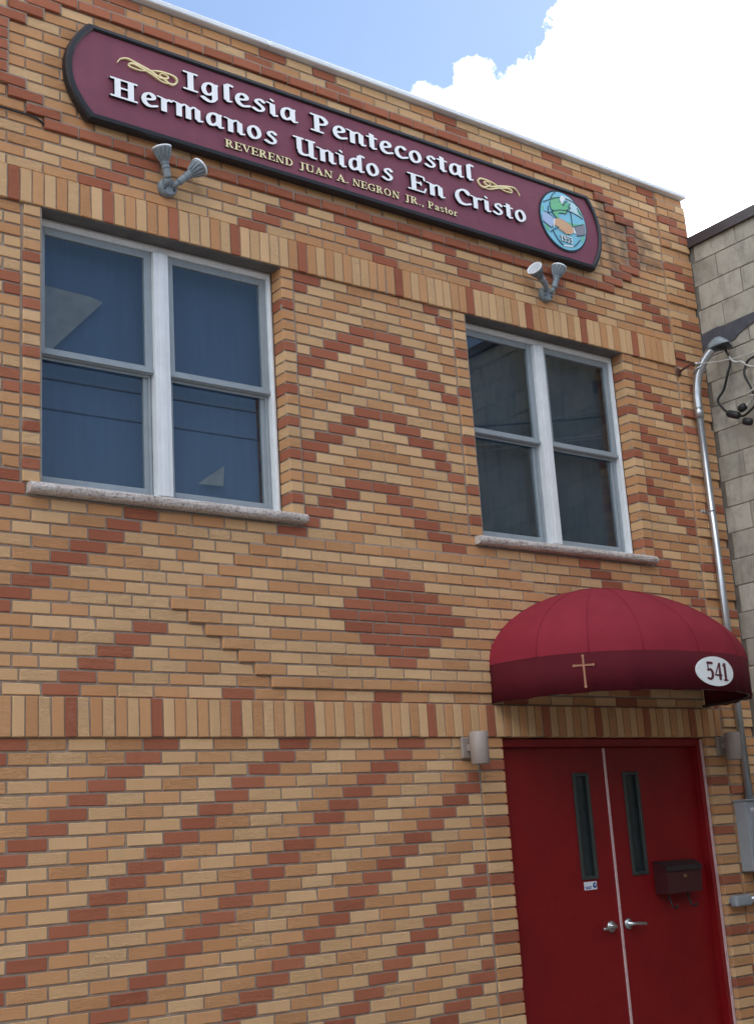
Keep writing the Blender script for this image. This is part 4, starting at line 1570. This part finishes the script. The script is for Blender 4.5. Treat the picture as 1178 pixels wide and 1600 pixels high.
def par_head(parent, tip, axis, flip=False):
    """socket, neck and fluted lamp along axis, starting at tip"""
    ax = Vector(axis).normalized(); up = ax.orthogonal().normalized(); s = ax.cross(up)

    def tr(V):
        return [Vector(tip) + (up * v.x + s * v.y + ax * v.z) * 0.88 for v in V]
    V, F = lathe_data([(0.0001, 0.0), (0.020, 0.0), (0.024, 0.008), (0.024, 0.062), (0.028, 0.066), (0.028, 0.076), (0.024, 0.080), (0.024, 0.090), (0.029, 0.094), (0.029, 0.104), (0.0001, 0.106)], 20)
    mesh_obj('socket', tr(V), F, M_LAMP, parent, smooth=False)
    prof = [(0.024, 0.104), (0.034, 0.120), (0.046, 0.142), (0.055, 0.165), (0.061, 0.190), (0.062, 0.196)]
    V, F = [], []
    n = 48
    for i, (r, z) in enumerate(prof):
        for j in range(n):
            a = 2 * math.pi * j / n
            rr = r - (0.011 if (j % 4 in (0, 1)) and 0 < i < 4 else 0.0)
            V.append(Vector((rr * math.cos(a), rr * math.sin(a), z)))
    for i in range(len(prof) - 1):
        for j in range(n):
            a, b = i * n + j, i * n + (j + 1) % n
            F.append((a, b, b + n, a + n))
    head = mesh_obj('lamp_head', tr(V), F, M_LAMP, parent)
    V, F = lathe_data([(0.062, 0.196), (0.064, 0.199), (0.0635, 0.206), (0.058, 0.206), (0.055, 0.201)], 40)
    mesh_obj('rim', tr(V), F, M_FRAMEW, head, smooth=True)
    V, F = lathe_data([(0.056, 0.2015), (0.045, 0.205), (0.038, 0.200), (0.026, 0.204), (0.018, 0.198), (0.0001, 0.203)], 32)
    mesh_obj('lens', tr(V), F, M_LENS, head, smooth=True)


def floodlight(x, z, a1, a2, label):
    fl = empty('floodlight', (x, 0, z), label, 'floodlight', 'twin floodlights below the sign')
    V, F = lathe_data([(0.058, 0.0), (0.058, 0.022), (0.054, 0.034), (0.048, 0.040), (0.0001, 0.041)], 28)
    mesh_obj('base', [(x + v.x, -v.z - 0.001, z + v.y) for v in V], F, M_LAMP, fl, smooth=False)
    for k in (-1, 1):
        V, F = lathe_data([(0.0001, 0.006), (0.006, 0.005), (0.006, 0.0)], 10)
        mesh_obj('screw', [(x + k * 0.03 + v.x, -v.z - 0.0412, z - 0.022 + v.y) for v in V], F, M_CABLE, fl)
    for ax, off in a1, a2:
        t = Vector((x + off[0], -0.030, z + off[1]))
        d = Vector(ax).normalized()
        V, F = tube_data([t + Vector((0, 0.012, 0)), t + Vector((0, -0.024, 0)) + d * 0.010, t + Vector((0, -0.036, 0)) + d * 0.034], [0.017, 0.018, 0.016], 12)
        mesh_obj('knuckle', V, F, M_LAMP, fl, smooth=True)
        par_head(fl, t + Vector((0, -0.038, 0)) + d * 0.028, ax)


floodlight(0.816, 3.118 + ZG, ((-0.20, -0.06, 0.85), (-0.018, 0.002)), ((0.48, -0.10, 0.46), (0.022, 0.000)), 'grey twin floodlight with a ribbed lamp, left of the two below the sign')
floodlight(3.812, 3.105 + ZG, ((-0.92, -0.28, 0.52), (-0.020, 0.018)), ((0.34, -0.06, 0.95), (0.026, 0.008)), 'grey twin floodlight, one lamp facing the street, under the emblem end of the sign')

# ------------------------------------------------------------------ wall lamps


def sconce(x, label):
    s_ = empty('wall_lamp', (x, 0, ZG - 0.17), label, 'wall lamp', 'cylinder lamps beside the door')
    box('back_plate', x - 0.050, x + 0.050, -0.028, -0.0035, ZG - 0.125, ZG + 0.000, M_SCONCE, s_, bevel=0.006)
    box('arm', x - 0.018, x + 0.018, -0.075, -0.028, ZG - 0.085, ZG - 0.045, M_SCONCE, s_, bevel=0.004)
    V, F = lathe_data([(0.050, 0.004), (0.0535, 0.0), (0.0555, 0.002), (0.0555, 0.188), (0.0535, 0.190), (0.050, 0.188), (0.048, 0.16), (0.048, 0.02), (0.050, 0.004)], 40)
    mesh_obj('cylinder_shade', [(v.x + x + 0.0, v.y - 0.118, v.z + ZG - 0.168) for v in V], F, M_SCONCE, s_, smooth=True)
    V, F = lathe_data([(0.0001, 0.09), (0.0475, 0.09), (0.0475, 0.10), (0.0001, 0.10)], 32)
    mesh_obj('lamp_holder', [(v.x + x, v.y - 0.118, v.z + ZG - 0.168) for v in V], F, M_CABLE, s_)


sconce(2.752, 'taupe cylinder wall lamp on the brick left of the door')
sconce(5.115, 'dark shaded cylinder wall lamp behind the steel conduit right of the door')

# ------------------------------------------------------------------ awning
AX, AA, AB, AZB, AH, ADOME, AE, AG = 3.995, 1.012, 0.815, ZG + 0.204, 0.236, 0.550, 1.36, 0.86
awn = empty('awning', (AX, -0.01, AZB), 'burgundy canvas dome awning with a gold cross over the red door', 'awning')


def plan(t, sc=1.0, sag=0.0):
    ct, st__ = math.cos(t), math.sin(t)
    return AX - AA * sc * math.copysign(abs(ct) ** AG, ct), -0.006 - AB * sc * max(st__, 0) ** AG


NG = 8
EDGES = [math.pi * k / NG for k in range(NG + 1)]
for gi in range(NG):
    V, F = [], []
    nu, nv = 8, 14
    for j in range(nv + 1):
        ph = math.pi / 2 * j / nv
        for i in range(nu + 1):
            u = i / nu
            t = EDGES[gi] + (EDGES[gi + 1] - EDGES[gi]) * u
            sag = 0.008 * math.sin(math.pi * u) * math.sin(min(1.0, j / nv * 1.0) * math.pi * 0.92)
            sc = max(math.cos(ph), 0.0) ** AE - sag
            x, y = plan(t, max(sc, 0.0))
            V.append((x, y, AZB + AH + ADOME * math.sin(ph)))
    for j in range(nv):
        for i in range(nu):
            a = j * (nu + 1) + i
            F.append((a, a + 1, a + nu + 2, a + nu + 1))
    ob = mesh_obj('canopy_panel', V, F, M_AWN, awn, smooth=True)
    sm_ = ob.modifiers.new('thick', 'SOLIDIFY'); sm_.thickness = 0.003; sm_.offset = -1; sm_.use_rim = False
for gi in range(1, NG):                      # sewn seams
    P = []
    for j in range(15):
        ph = math.pi / 2 * (j / 14) * 0.985
        x, y = plan(EDGES[gi], max(math.cos(ph), 0) ** AE + 0.0015)
        P.append((x, y - 0.001, AZB + AH + ADOME * math.sin(ph) + 0.0005))
    tube('seam', P, 0.0018, M_AWN, awn, n=6)
# valance skirt
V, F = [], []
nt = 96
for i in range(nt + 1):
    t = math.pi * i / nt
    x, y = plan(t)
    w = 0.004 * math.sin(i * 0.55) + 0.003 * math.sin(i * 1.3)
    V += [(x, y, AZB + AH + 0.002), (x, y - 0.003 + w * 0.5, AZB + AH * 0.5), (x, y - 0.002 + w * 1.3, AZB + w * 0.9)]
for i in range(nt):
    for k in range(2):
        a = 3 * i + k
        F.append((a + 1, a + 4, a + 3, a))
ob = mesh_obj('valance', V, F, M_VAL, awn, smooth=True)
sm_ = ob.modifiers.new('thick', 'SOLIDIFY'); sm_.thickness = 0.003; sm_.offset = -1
# frame: bows and rim tubes inside
for zz in (AZB + 0.012, AZB + AH - 0.004):
    tube('frame_rail', [(plan(math.pi * k / 32, 0.985)[0], plan(math.pi * k / 32, 0.985)[1] + 0.006, zz) for k in range(33)], 0.010, M_COPING, awn, n=8)
for gi in range(1, NG):
    P = []
    for j in range(12):
        ph = math.pi / 2 * j / 11
        x, y = plan(EDGES[gi], 0.985 * max(math.cos(ph), 0) ** AE)
        P.append((x, y + 0.004, AZB + AH + (ADOME - 0.012) * math.sin(ph) - 0.004))
    tube('rib', P, 0.008, M_COPING, awn, n=8)


def on_valance(xc, z, out=0.005):
    """point and frame on the valance at plan abscissa xc"""
    best = min(range(nt * 4 + 1), key=lambda i: abs(plan(math.pi * i / (nt * 4))[0] - xc) + (0 if 0 < i < nt * 4 else 1))
    t = math.pi * best / (nt * 4)
    x, y = plan(t); xa, ya = plan(min(t + 0.02, math.pi)); xb, yb = plan(max(t - 0.02, 0))
    tg = Vector((xa - xb, ya - yb, 0)).normalized()
    nr = Vector((tg.y, -tg.x, 0))
    if nr.y > 0:
        nr = -nr
    return Vector((x, y, z)) + nr * out, tg, nr


def wrap(name, loops, x_at, zc_, lift, thick, mat, parent):
    """a flat shape (u along the skirt, v up) bent onto the valance"""
    # arc length table
    L = [0.0]; T = [math.pi * i / 600 for i in range(601)]
    for i in range(600):
        a, b = plan(T[i]), plan(T[i + 1]); L.append(L[-1] + math.hypot(b[0] - a[0], b[1] - a[1]))
    i0 = min(range(601), key=lambda i: abs(plan(T[i])[0] - x_at) if 30 < i < 570 else 9)

    def mp(u, v, lf):
        s = L[i0] + u
        i = int(np.clip(np.searchsorted(L, s), 1, 599))
        p = plan(T[i]); q = plan(T[i - 1]); f = (s - L[i - 1]) / (L[i] - L[i - 1] + 1e-9)
        x, y = q[0] + (p[0] - q[0]) * f, q[1] + (p[1] - q[1]) * f
        a, b = plan(T[max(i - 6, 0)]), plan(T[min(i + 6, 600)])
        tg = Vector((b[0] - a[0], b[1] - a[1], 0)).normalized(); nr = Vector((tg.y, -tg.x, 0))
        return Vector((x, y, zc_ + v)) + nr * lf
    loops, tris = tess(loops)
    flat = [p for lp_ in loops for p in lp_]
    N = len(flat)
    V = [mp(p[0], p[1], lift) for p in flat] + [mp(p[0], p[1], lift - thick) for p in flat]
    F = []
    for t in tris:
        a, b, c_ = (flat[i] for i in t)
        ar = (b[0] - a[0]) * (c_[1] - a[1]) - (c_[0] - a[0]) * (b[1] - a[1])
        F.append(tuple(t) if ar > 0 else (t[0], t[2], t[1]))
    o_ = 0
    for lp_ in loops:
        n_ = len(lp_)
        for i in range(n_):
            a, b = o_ + i, o_ + (i + 1) % n_
            F.append((a, a + N, b + N, b))
        o_ += n_
    return mesh_obj(name, V, F, mat, parent)


# gold cross
def cross_loop():
    w, fl_ = 0.0056, 0.0045
    H0, H1, A0, AZ = -0.098, 0.098, 0.062, 0.036
    return [(-w, H0 + .012), (-w - fl_, H0 + .006), (0, H0 - .004), (w + fl_, H0 + .006), (w, H0 + .012), (w, AZ - w), (A0 - .010, AZ - w), (A0 - .005, AZ - w - fl_), (A0 + .004, AZ), (A0 - .005, AZ + w + fl_), (A0 - .010, AZ + w), (w, AZ + w),
            (w, H1 - .012), (w + fl_, H1 - .006), (0, H1 + .004), (-w - fl_, H1 - .006), (-w, H1 - .012), (-w, AZ + w), (-A0 + .010, AZ + w), (-A0 + .005, AZ + w + fl_), (-A0 - .004, AZ), (-A0 + .005, AZ - w - fl_), (-A0 + .010, AZ - w), (-w, AZ - w)]


wrap('cross', [cross_loop()], 3.215, AZB + AH * 0.53, 0.0075, 0.004, M_CROSS, awn)
el = [(0.200 * math.cos(2 * math.pi * k / 48), 0.092 * math.sin(2 * math.pi * k / 48)) for k in range(48)]
# the plate is laid in slices so that it follows the curve of the skirt
def ellipse_slices(rx, rz, n=22):
    out = []
    xs_ = [-rx + 2 * rx * i / n for i in range(n + 1)]
    return xs_


def wrapped_ellipse(name, rx, rz, x_at, zc_, lift, mat, parent):
    n, mrows = 26, 2
    top, bot = [], []
    for i in range(n + 1):
        u = -rx * math.cos(math.pi * i / n)
        hgt = rz * math.sqrt(max(0.0, 1 - (u / rx) ** 2)) + 1e-4
        top.append((u, hgt)); bot.append((u, -hgt))
    loops = bot + top[::-1]
    # strip mesh
    L = [0.0]; T = [math.pi * i / 600 for i in range(601)]
    for i in range(600):
        a, b = plan(T[i]), plan(T[i + 1]); L.append(L[-1] + math.hypot(b[0] - a[0], b[1] - a[1]))
    i0 = min(range(30, 570), key=lambda i: abs(plan(T[i])[0] - x_at))

    def mp(u, v, lf):
        s = L[i0] + u
        i = int(np.clip(np.searchsorted(L, s), 1, 599))
        p = plan(T[i]); q = plan(T[i - 1]); f = (s - L[i - 1]) / (L[i] - L[i - 1] + 1e-9)
        x, y = q[0] + (p[0] - q[0]) * f, q[1] + (p[1] - q[1]) * f
        a, b = plan(T[max(i - 6, 0)]), plan(T[min(i + 6, 600)])
        tg = Vector((b[0] - a[0], b[1] - a[1], 0)).normalized(); nr = Vector((tg.y, -tg.x, 0))
        return Vector((x, y, zc_ + v)) + nr * lf
    V = [mp(u, v, lift) for u, v in bot] + [mp(u, v, lift) for u, v in top] + [mp(u, v, lift - 0.004) for u, v in bot] + [mp(u, v, lift - 0.004) for u, v in top]
    k = n + 1
    F = []
    for i in range(n):
        F += [(i, i + 1, k + i + 1, k + i), (2 * k + i, 2 * k + i + 1, i + 1, i), (k + i, k + i + 1, 3 * k + i + 1, 3 * k + i)]
    return mesh_obj(name, V, F, mat, parent, smooth=False)


PX = 4.135
plate = wrapped_ellipse('number_plate', 0.196, 0.092, PX, AZB + AH * 0.50, 0.0075, M_PLATEW, awn)
u0 = -0.100
for ch in '541':
    lps = glyph(SERIF, 'serif', ch, 1.15, 34)
    k = 0.100
    wrap('digit', [[(u0 + p[0] * k, -0.056 + p[1] * 0.114) for p in lp_] for lp_ in lps], PX, AZB + AH * 0.50, 0.0098, 0.002, M_DIGIT, plate)
    u0 += SERIF[ch][0] * 1.15 * k + 0.004

# ------------------------------------------------------------------ block-built neighbour on the right
NX = FX1 * B + 0.004
NY0, NY1 = -3.3, 14.0
nb = empty('block_building', (NX + 3.0, NY0 + 1.0, 0.0), 'painted concrete block building with dark coping on the right', 'building')
NTOP = ZG + 3.875
bm = bmesh.new(); add_box(bm, NX + 0.007, NX + 7.0, NY0, NY1, 0.0, NTOP)
bm_obj('wall', bm, simple('block_mortar', S(112, 106, 96), 0.95, var=0.15, nscale=14, bump=0.4), nb)
bcache = []
for v in range(5):
    bm = bmesh.new(); add_box(bm, 0, 0.03, -0.1995, 0.1995, 0, 0.1955)
    me = bpy.data.meshes.new('block')
    bmesh.ops.bevel(bm, geom=[e for e in bm.edges if all(abs(q.co.x) < 1e-6 for q in e.verts)], offset=0.003 + 0.0012 * v, segments=1, affect='EDGES')
    for q in bm.verts:
        if q.co.x < 0.012:
            q.co.x += random.uniform(-0.0008, 0.0008)
    bm.to_mesh(me); bm.free(); me.materials.append(M_BLOCK); bcache.append(me)
noff = local(nb)
PITCH = 0.2012
for rr in range(20):
    zt = ZG + 3.729 - (rr - 1) * PITCH
    zb = zt - PITCH
    if zb < -0.1:
        continue
    hh = PITCH - 0.004 if rr else NTOP - ZG - 3.729 - 0.002
    zb0 = zb if rr else ZG + 3.729
    ph = -0.243 if rr % 2 else -0.447
    k = -1
    while True:
        y1 = ph - (k) * 0.4064 if True else 0
        y0 = y1 - 0.4064
        k += 1
        if y1 <= NY0:
            break
        a, b = max(y0, NY0) + 0.002, min(y1, -0.012) - 0.002
        if b - a < 0.03:
            continue
        o = link('block', random.choice(bcache), nb, Vector((NX + random.uniform(-0.001, 0.001), (a + b) / 2, zb0 + 0.002)) - noff)
        o.scale = (1, (b - a) / 0.399, hh / 0.1955)
bm = bmesh.new()
add_box(bm, NX - 0.022, NX + 0.30, NY0 - 0.02, NY1, NTOP - 0.002, NTOP + 0.083)
add_box(bm, NX - 0.030, NX - 0.0225, NY0 - 0.02, NY1, NTOP - 0.010, NTOP + 0.012)
bm_obj('coping', bm, M_COPING, nb, bevel=0.003, segs=1)
# old flashing tar along the wall
P = [(-0.014, 3.115), (-0.12, 3.134), (-0.185, 3.137), (-0.21, 3.122), (-0.25, 3.121), (-0.40, 3.127), (-0.53, 3.131), (-0.75, 3.128), (-0.90, 3.12), (-0.90, 3.02), (-0.74, 3.035), (-0.51, 3.052), (-0.44, 3.035), (-0.37, 3.016), (-0.32, 2.982), (-0.22, 2.975), (-0.147, 2.962), (-0.07, 2.955), (-0.014, 2.935)]
ob = prism('tar_patch', [[(p[0], p[1] + ZG) for p in P]], 0.0, 1.0, [M_TAR], None)
me = ob.data
for v in me.vertices:
    yy, zz, tt = v.co.x, v.co.z, v.co.y
    v.co = Vector((NX - 0.010 + tt * 0.008, yy, zz)) - noff
me.flip_normals()
ob.parent = nb

# ------------------------------------------------------------------ electrical service
mast = empty('service_mast', (5.30, -0.05, ZG - 0.45), 'galvanised conduit with a hooded weatherhead in the corner by the block wall', 'conduit')
PXm = 5.302
pts = [(PXm, -0.055, ZG - 0.44), (PXm, -0.055, ZG + 1.0), (PXm, -0.055, ZG + 2.46)]
tube('pipe', pts, 0.0275, M_GALV, mast, n=20)
bend = catmull([(PXm, -0.055, ZG + 2.45), (PXm, -0.058, ZG + 2.58), (PXm + 0.006, -0.085, ZG + 2.72), (PXm + 0.022, -0.145, ZG + 2.83), (PXm + 0.045, -0.215, ZG + 2.905)], 7)
tube('bend', bend, 0.0330, M_GALV, mast, n=20)
tube('coupling', [(PXm, -0.055, ZG + 2.40), (PXm, -0.055, ZG + 2.475)], 0.0345, M_GALV, mast, n=20)
# hood
hd = Vector((PXm + 0.055, -0.215, ZG + 2.915))
axis = Vector((0.42, -0.80, 0.10)).normalized()
V, F = [], []
ng, nr = 20, 8
sd_ = axis.cross(Vector((0, 0, 1))).normalized(); upv = sd_.cross(axis).normalized()
for i in range(nr + 1):
    s = i / nr
    c0 = hd + axis * (0.165 * s - 0.03)
    w = 0.040 + 0.036 * math.sin(min(1, s * 1.15) * math.pi * 0.62)
    hgt = 0.040 + 0.062 * math.sin(min(1, s * 1.1) * math.pi * 0.62) - (0.085 * s ** 3)
    for j in range(ng + 1):
        a = math.pi * j / ng
        V.append(c0 + sd_ * (w * math.cos(a)) + upv * (hgt * math.sin(a)) - upv * 0.012)
for i in range(nr):
    for j in range(ng):
        a = i * (ng + 1) + j
        F.append((a, a + 1, a + ng + 2, a + ng + 1))
F.append(tuple(nr * (ng + 1) + j for j in range(ng + 1)))
ob = mesh_obj('hood', V, F, M_LAMP, mast, smooth=True)
sm_ = ob.modifiers.new('thick', 'SOLIDIFY'); sm_.thickness = 0.004
V, F = [], []
for (s, w) in ((0.02, 0.05), (0.10, 0.058)):
    pass
box('insulator', hd.x + 0.0, hd.x + 0.06, hd.y - 0.085, hd.y - 0.035, hd.z - 0.016, hd.z - 0.002, M_CABLE, mast, bevel=0.004)
for zz in (ZG + 1.665, ZG + 0.30):
    box('strap', PXm - 0.075, PXm + 0.040, -0.016, -0.0145 + 0.012, zz - 0.012, zz + 0.012, M_GALV, mast, bevel=0.002, segs=1)
    tube('strap_band', [(PXm + 0.0295 * math.cos(t), -0.055 - 0.0295 * math.sin(t), zz) for t in np.linspace(-0.6, math.pi + 0.6, 16)], 0.0045, M_GALV, mast, n=8)
    V, F = lathe_data([(0.0001, 0.012), (0.009, 0.012), (0.009, 0.0)], 6)
    mesh_obj('bolt', [(PXm - 0.055 + v.x, -0.016 - v.z, zz + v.y) for v in V], F, M_GALV, mast)
bx_ = Vector((PXm, -0.09, ZG + 2.765))
tube('clamp_ring', [(bx_.x + 0.038 * math.cos(t), bx_.y + 0.036 * math.sin(t) - 0.01, bx_.z - 0.012 * math.sin(t) * 1.6) for t in np.linspace(0, 2 * math.pi, 20)], 0.007, M_GALV, mast, n=8)
box('clamp_lug', bx_.x + 0.03, bx_.x + 0.062, bx_.y - 0.045, bx_.y - 0.015, bx_.z - 0.012, bx_.z + 0.014, M_GALV, mast, bevel=0.005)

hk = empty('iron_hook', (5.175, -0.02, ZG + 2.76), 'rusty iron eye hook with wire in the brick pilaster beside the conduit', 'hook')
V, F = lathe_data([(0.0001, 0.012), (0.016, 0.012), (0.022, 0.004), (0.026, 0.0)], 10)
mesh_obj('anchor_plate', [(5.172 + v.x, -0.0155 - v.z, ZG + 2.757 + v.y * 1.5) for v in V], F, M_RUST, hk)
tube('shank', [(5.172, -0.02, ZG + 2.757), (5.195, -0.065, ZG + 2.782), (5.215, -0.10, ZG + 2.796)], 0.009, M_RUST, hk, n=8)
tube('eye', [(5.228 + 0.018 * math.cos(t), -0.112 + 0.01 * math.sin(t), ZG + 2.80 + 0.018 * math.sin(t)) for t in np.linspace(0, 2 * math.pi, 14)], 0.006, M_RUST, hk, n=8)
tube('turnbuckle', [(5.245, -0.118, ZG + 2.805), (5.285, -0.135, ZG + 2.806)], 0.010, M_GALV, hk, n=8)

mw = tube('messenger_wire', catmull([(5.285, -0.135, ZG + 2.806), (5.36, -0.30, ZG + 2.79), (5.44, -0.50, ZG + 2.80), (5.46, -0.95, ZG + 2.86), (5.42, -3.5, ZG + 3.3)], 8), 0.0035, M_CABLEW, None, n=6)
tag(mw, 'thin bare wire running from the rusty hook past the conduit', 'wire')
CXW = 5.432


def wpt(L):
    return [(CXW + (0.012 if k % 2 else 0.0) if q[0] > -0.6 else CXW - 0.05, q[0], ZG + q[1]) for k, q in enumerate(L)]


w1 = tube('service_cable', catmull(wpt([(-0.262, 2.90), (-0.281, 2.86), (-0.317, 2.80), (-0.35, 2.772), (-0.40, 2.757), (-0.511, 2.684), (-0.9, 2.62), (-3.2, 3.2)]), 8), 0.0085, M_CABLEW, None, n=8)
tag(w1, 'pale service cable sagging out of the weatherhead', 'cable')
w2 = tube('service_cable', catmull(wpt([(-0.275, 2.90), (-0.296, 2.80), (-0.262, 2.70), (-0.20, 2.60), (-0.145, 2.535), (-0.165, 2.47), (-0.21, 2.42), (-0.249, 2.385)]), 8), 0.0095, M_CABLE, None, n=8)
tag(w2, 'black cable looping down from the weatherhead to the splices', 'cable')
w3 = tube('service_cable', catmull(wpt([(-0.315, 2.352), (-0.355, 2.348), (-0.42, 2.365), (-0.468, 2.41), (-0.468, 2.48), (-0.440, 2.55), (-0.412, 2.65), (-0.424, 2.72), (-0.47, 2.75), (-0.535, 2.765), (-0.9, 2.78), (-3.2, 3.35)]), 8), 0.009, M_CABLE, None, n=8)
tag(w3, 'black cable rising in a loop from the splices towards the street', 'cable')
for (a, b, lab) in (((-0.222, 2.402), (-0.325, 2.350), 'black taped splice on the lower left of the cable loop'), ((-0.330, 2.392), (-0.392, 2.412), 'black taped splice uppermost in the cable loop'), ((-0.355, 2.300), (-0.425, 2.270), 'black taped splice hanging lowest under the cable loop')):
    a, b = Vector((CXW - 0.012, a[0], ZG + a[1])), Vector((CXW - 0.008, b[0], ZG + b[1]))
    P = [a + (b - a) * t for t in (0, 0.12, 0.5, 0.88, 1)]
    so = tube('cable_splice', P, [0.018, 0.028, 0.030, 0.028, 0.018], M_CABLE, None, n=10)
    tag(so, lab, 'cable splice', 'taped cable splices')
w4 = tube('service_cable', catmull(wpt([(-0.385, 2.412), (-0.41, 2.432), (-0.473, 2.462), (-0.7, 2.55), (-3.2, 3.1)]), 7), 0.0065, M_CABLEW, None, n=8)
tag(w4, 'thin pale cable leaving the upper splice', 'cable')

mbx = empty('meter_box', (5.33, -0.002, ZG - 0.94), 'grey steel electrical box at the foot of the conduit', 'electrical box')
box('case', 5.168, 5.498, -0.120, -0.0155, ZG - 0.925, ZG - 0.452, M_BOX, mbx, bevel=0.006)
box('cover', 5.180, 5.490, -0.1285, -0.1205, ZG - 0.905, ZG - 0.490, M_BOX, mbx, bevel=0.003)
box('top_hood', 5.162, 5.500, -0.136, -0.012, ZG - 0.4515, ZG - 0.440, M_BOX, mbx, bevel=0.003)
box('notice_label', 5.20, 5.34, -0.1305, -0.1287, ZG - 0.520, ZG - 0.500, M_STICK, mbx)
box('notice_stripe', 5.20, 5.34, -0.1318, -0.1307, ZG - 0.512, ZG - 0.508, simple('label_red', S(176, 90, 90), 0.5), mbx)
lb = empty('conduit_fitting', (5.2, -0.05, ZG - 1.14), 'grey conduit elbow fitting on the wall below the electrical box', 'fitting')
bm = bmesh.new(); add_box(bm, 4.985, 5.16, -0.085, -0.020, ZG - 1.148, ZG - 1.072)
bm_obj('elbow_body', bm, M_BOX, lb, bevel=0.024, segs=4, smooth=False)
tube('stub_pipe', [(5.15, -0.052, ZG - 1.110), (5.50, -0.052, ZG - 1.110)], 0.026, M_GALV, lb, n=16)
tube('wall_entry', [(5.02, -0.03, ZG - 1.110), (5.02, 0.012, ZG - 1.110)], 0.022, M_BOX, lb, n=14)

# flat pale patches set behind the left window panes
c1 = prism('window_cloth', [[(0.10, ZG + 2.065), (0.19, ZG + 2.070), (0.515, ZG + 2.430), (0.45, ZG + 2.448), (0.10, ZG + 2.462)]], 0.205, 0.209, [M_CLOTH], None, back=True)
tag(c1, 'large pale beige cloth corner behind the upper left window pane', 'cloth', 'pale cloths behind the left window')
c2 = prism('window_cloth', [[(1.085, ZG + 1.445), (1.252, ZG + 1.45), (1.262, ZG + 1.572), (1.16, ZG + 1.50)]], 0.205, 0.209, [M_CLOTH], None, back=True)
tag(c2, 'small pale beige cloth corner behind the lower pane beside the mullion', 'cloth', 'pale cloths behind the left window')

# loose black wire at the far left, under the frame of the sign
lw = tube('loose_wire', catmull([(-0.75, -0.006, ZG + 3.350), (-0.30, -0.007, ZG + 3.335), (-0.10, -0.012, ZG + 3.326), (0.03, -0.010, ZG + 3.322), (0.10, -0.002, ZG + 3.290)], 7), 0.006, M_CABLE, None, n=6)
tag(lw, 'loose black wire entering the brick left of the sign', 'wire')
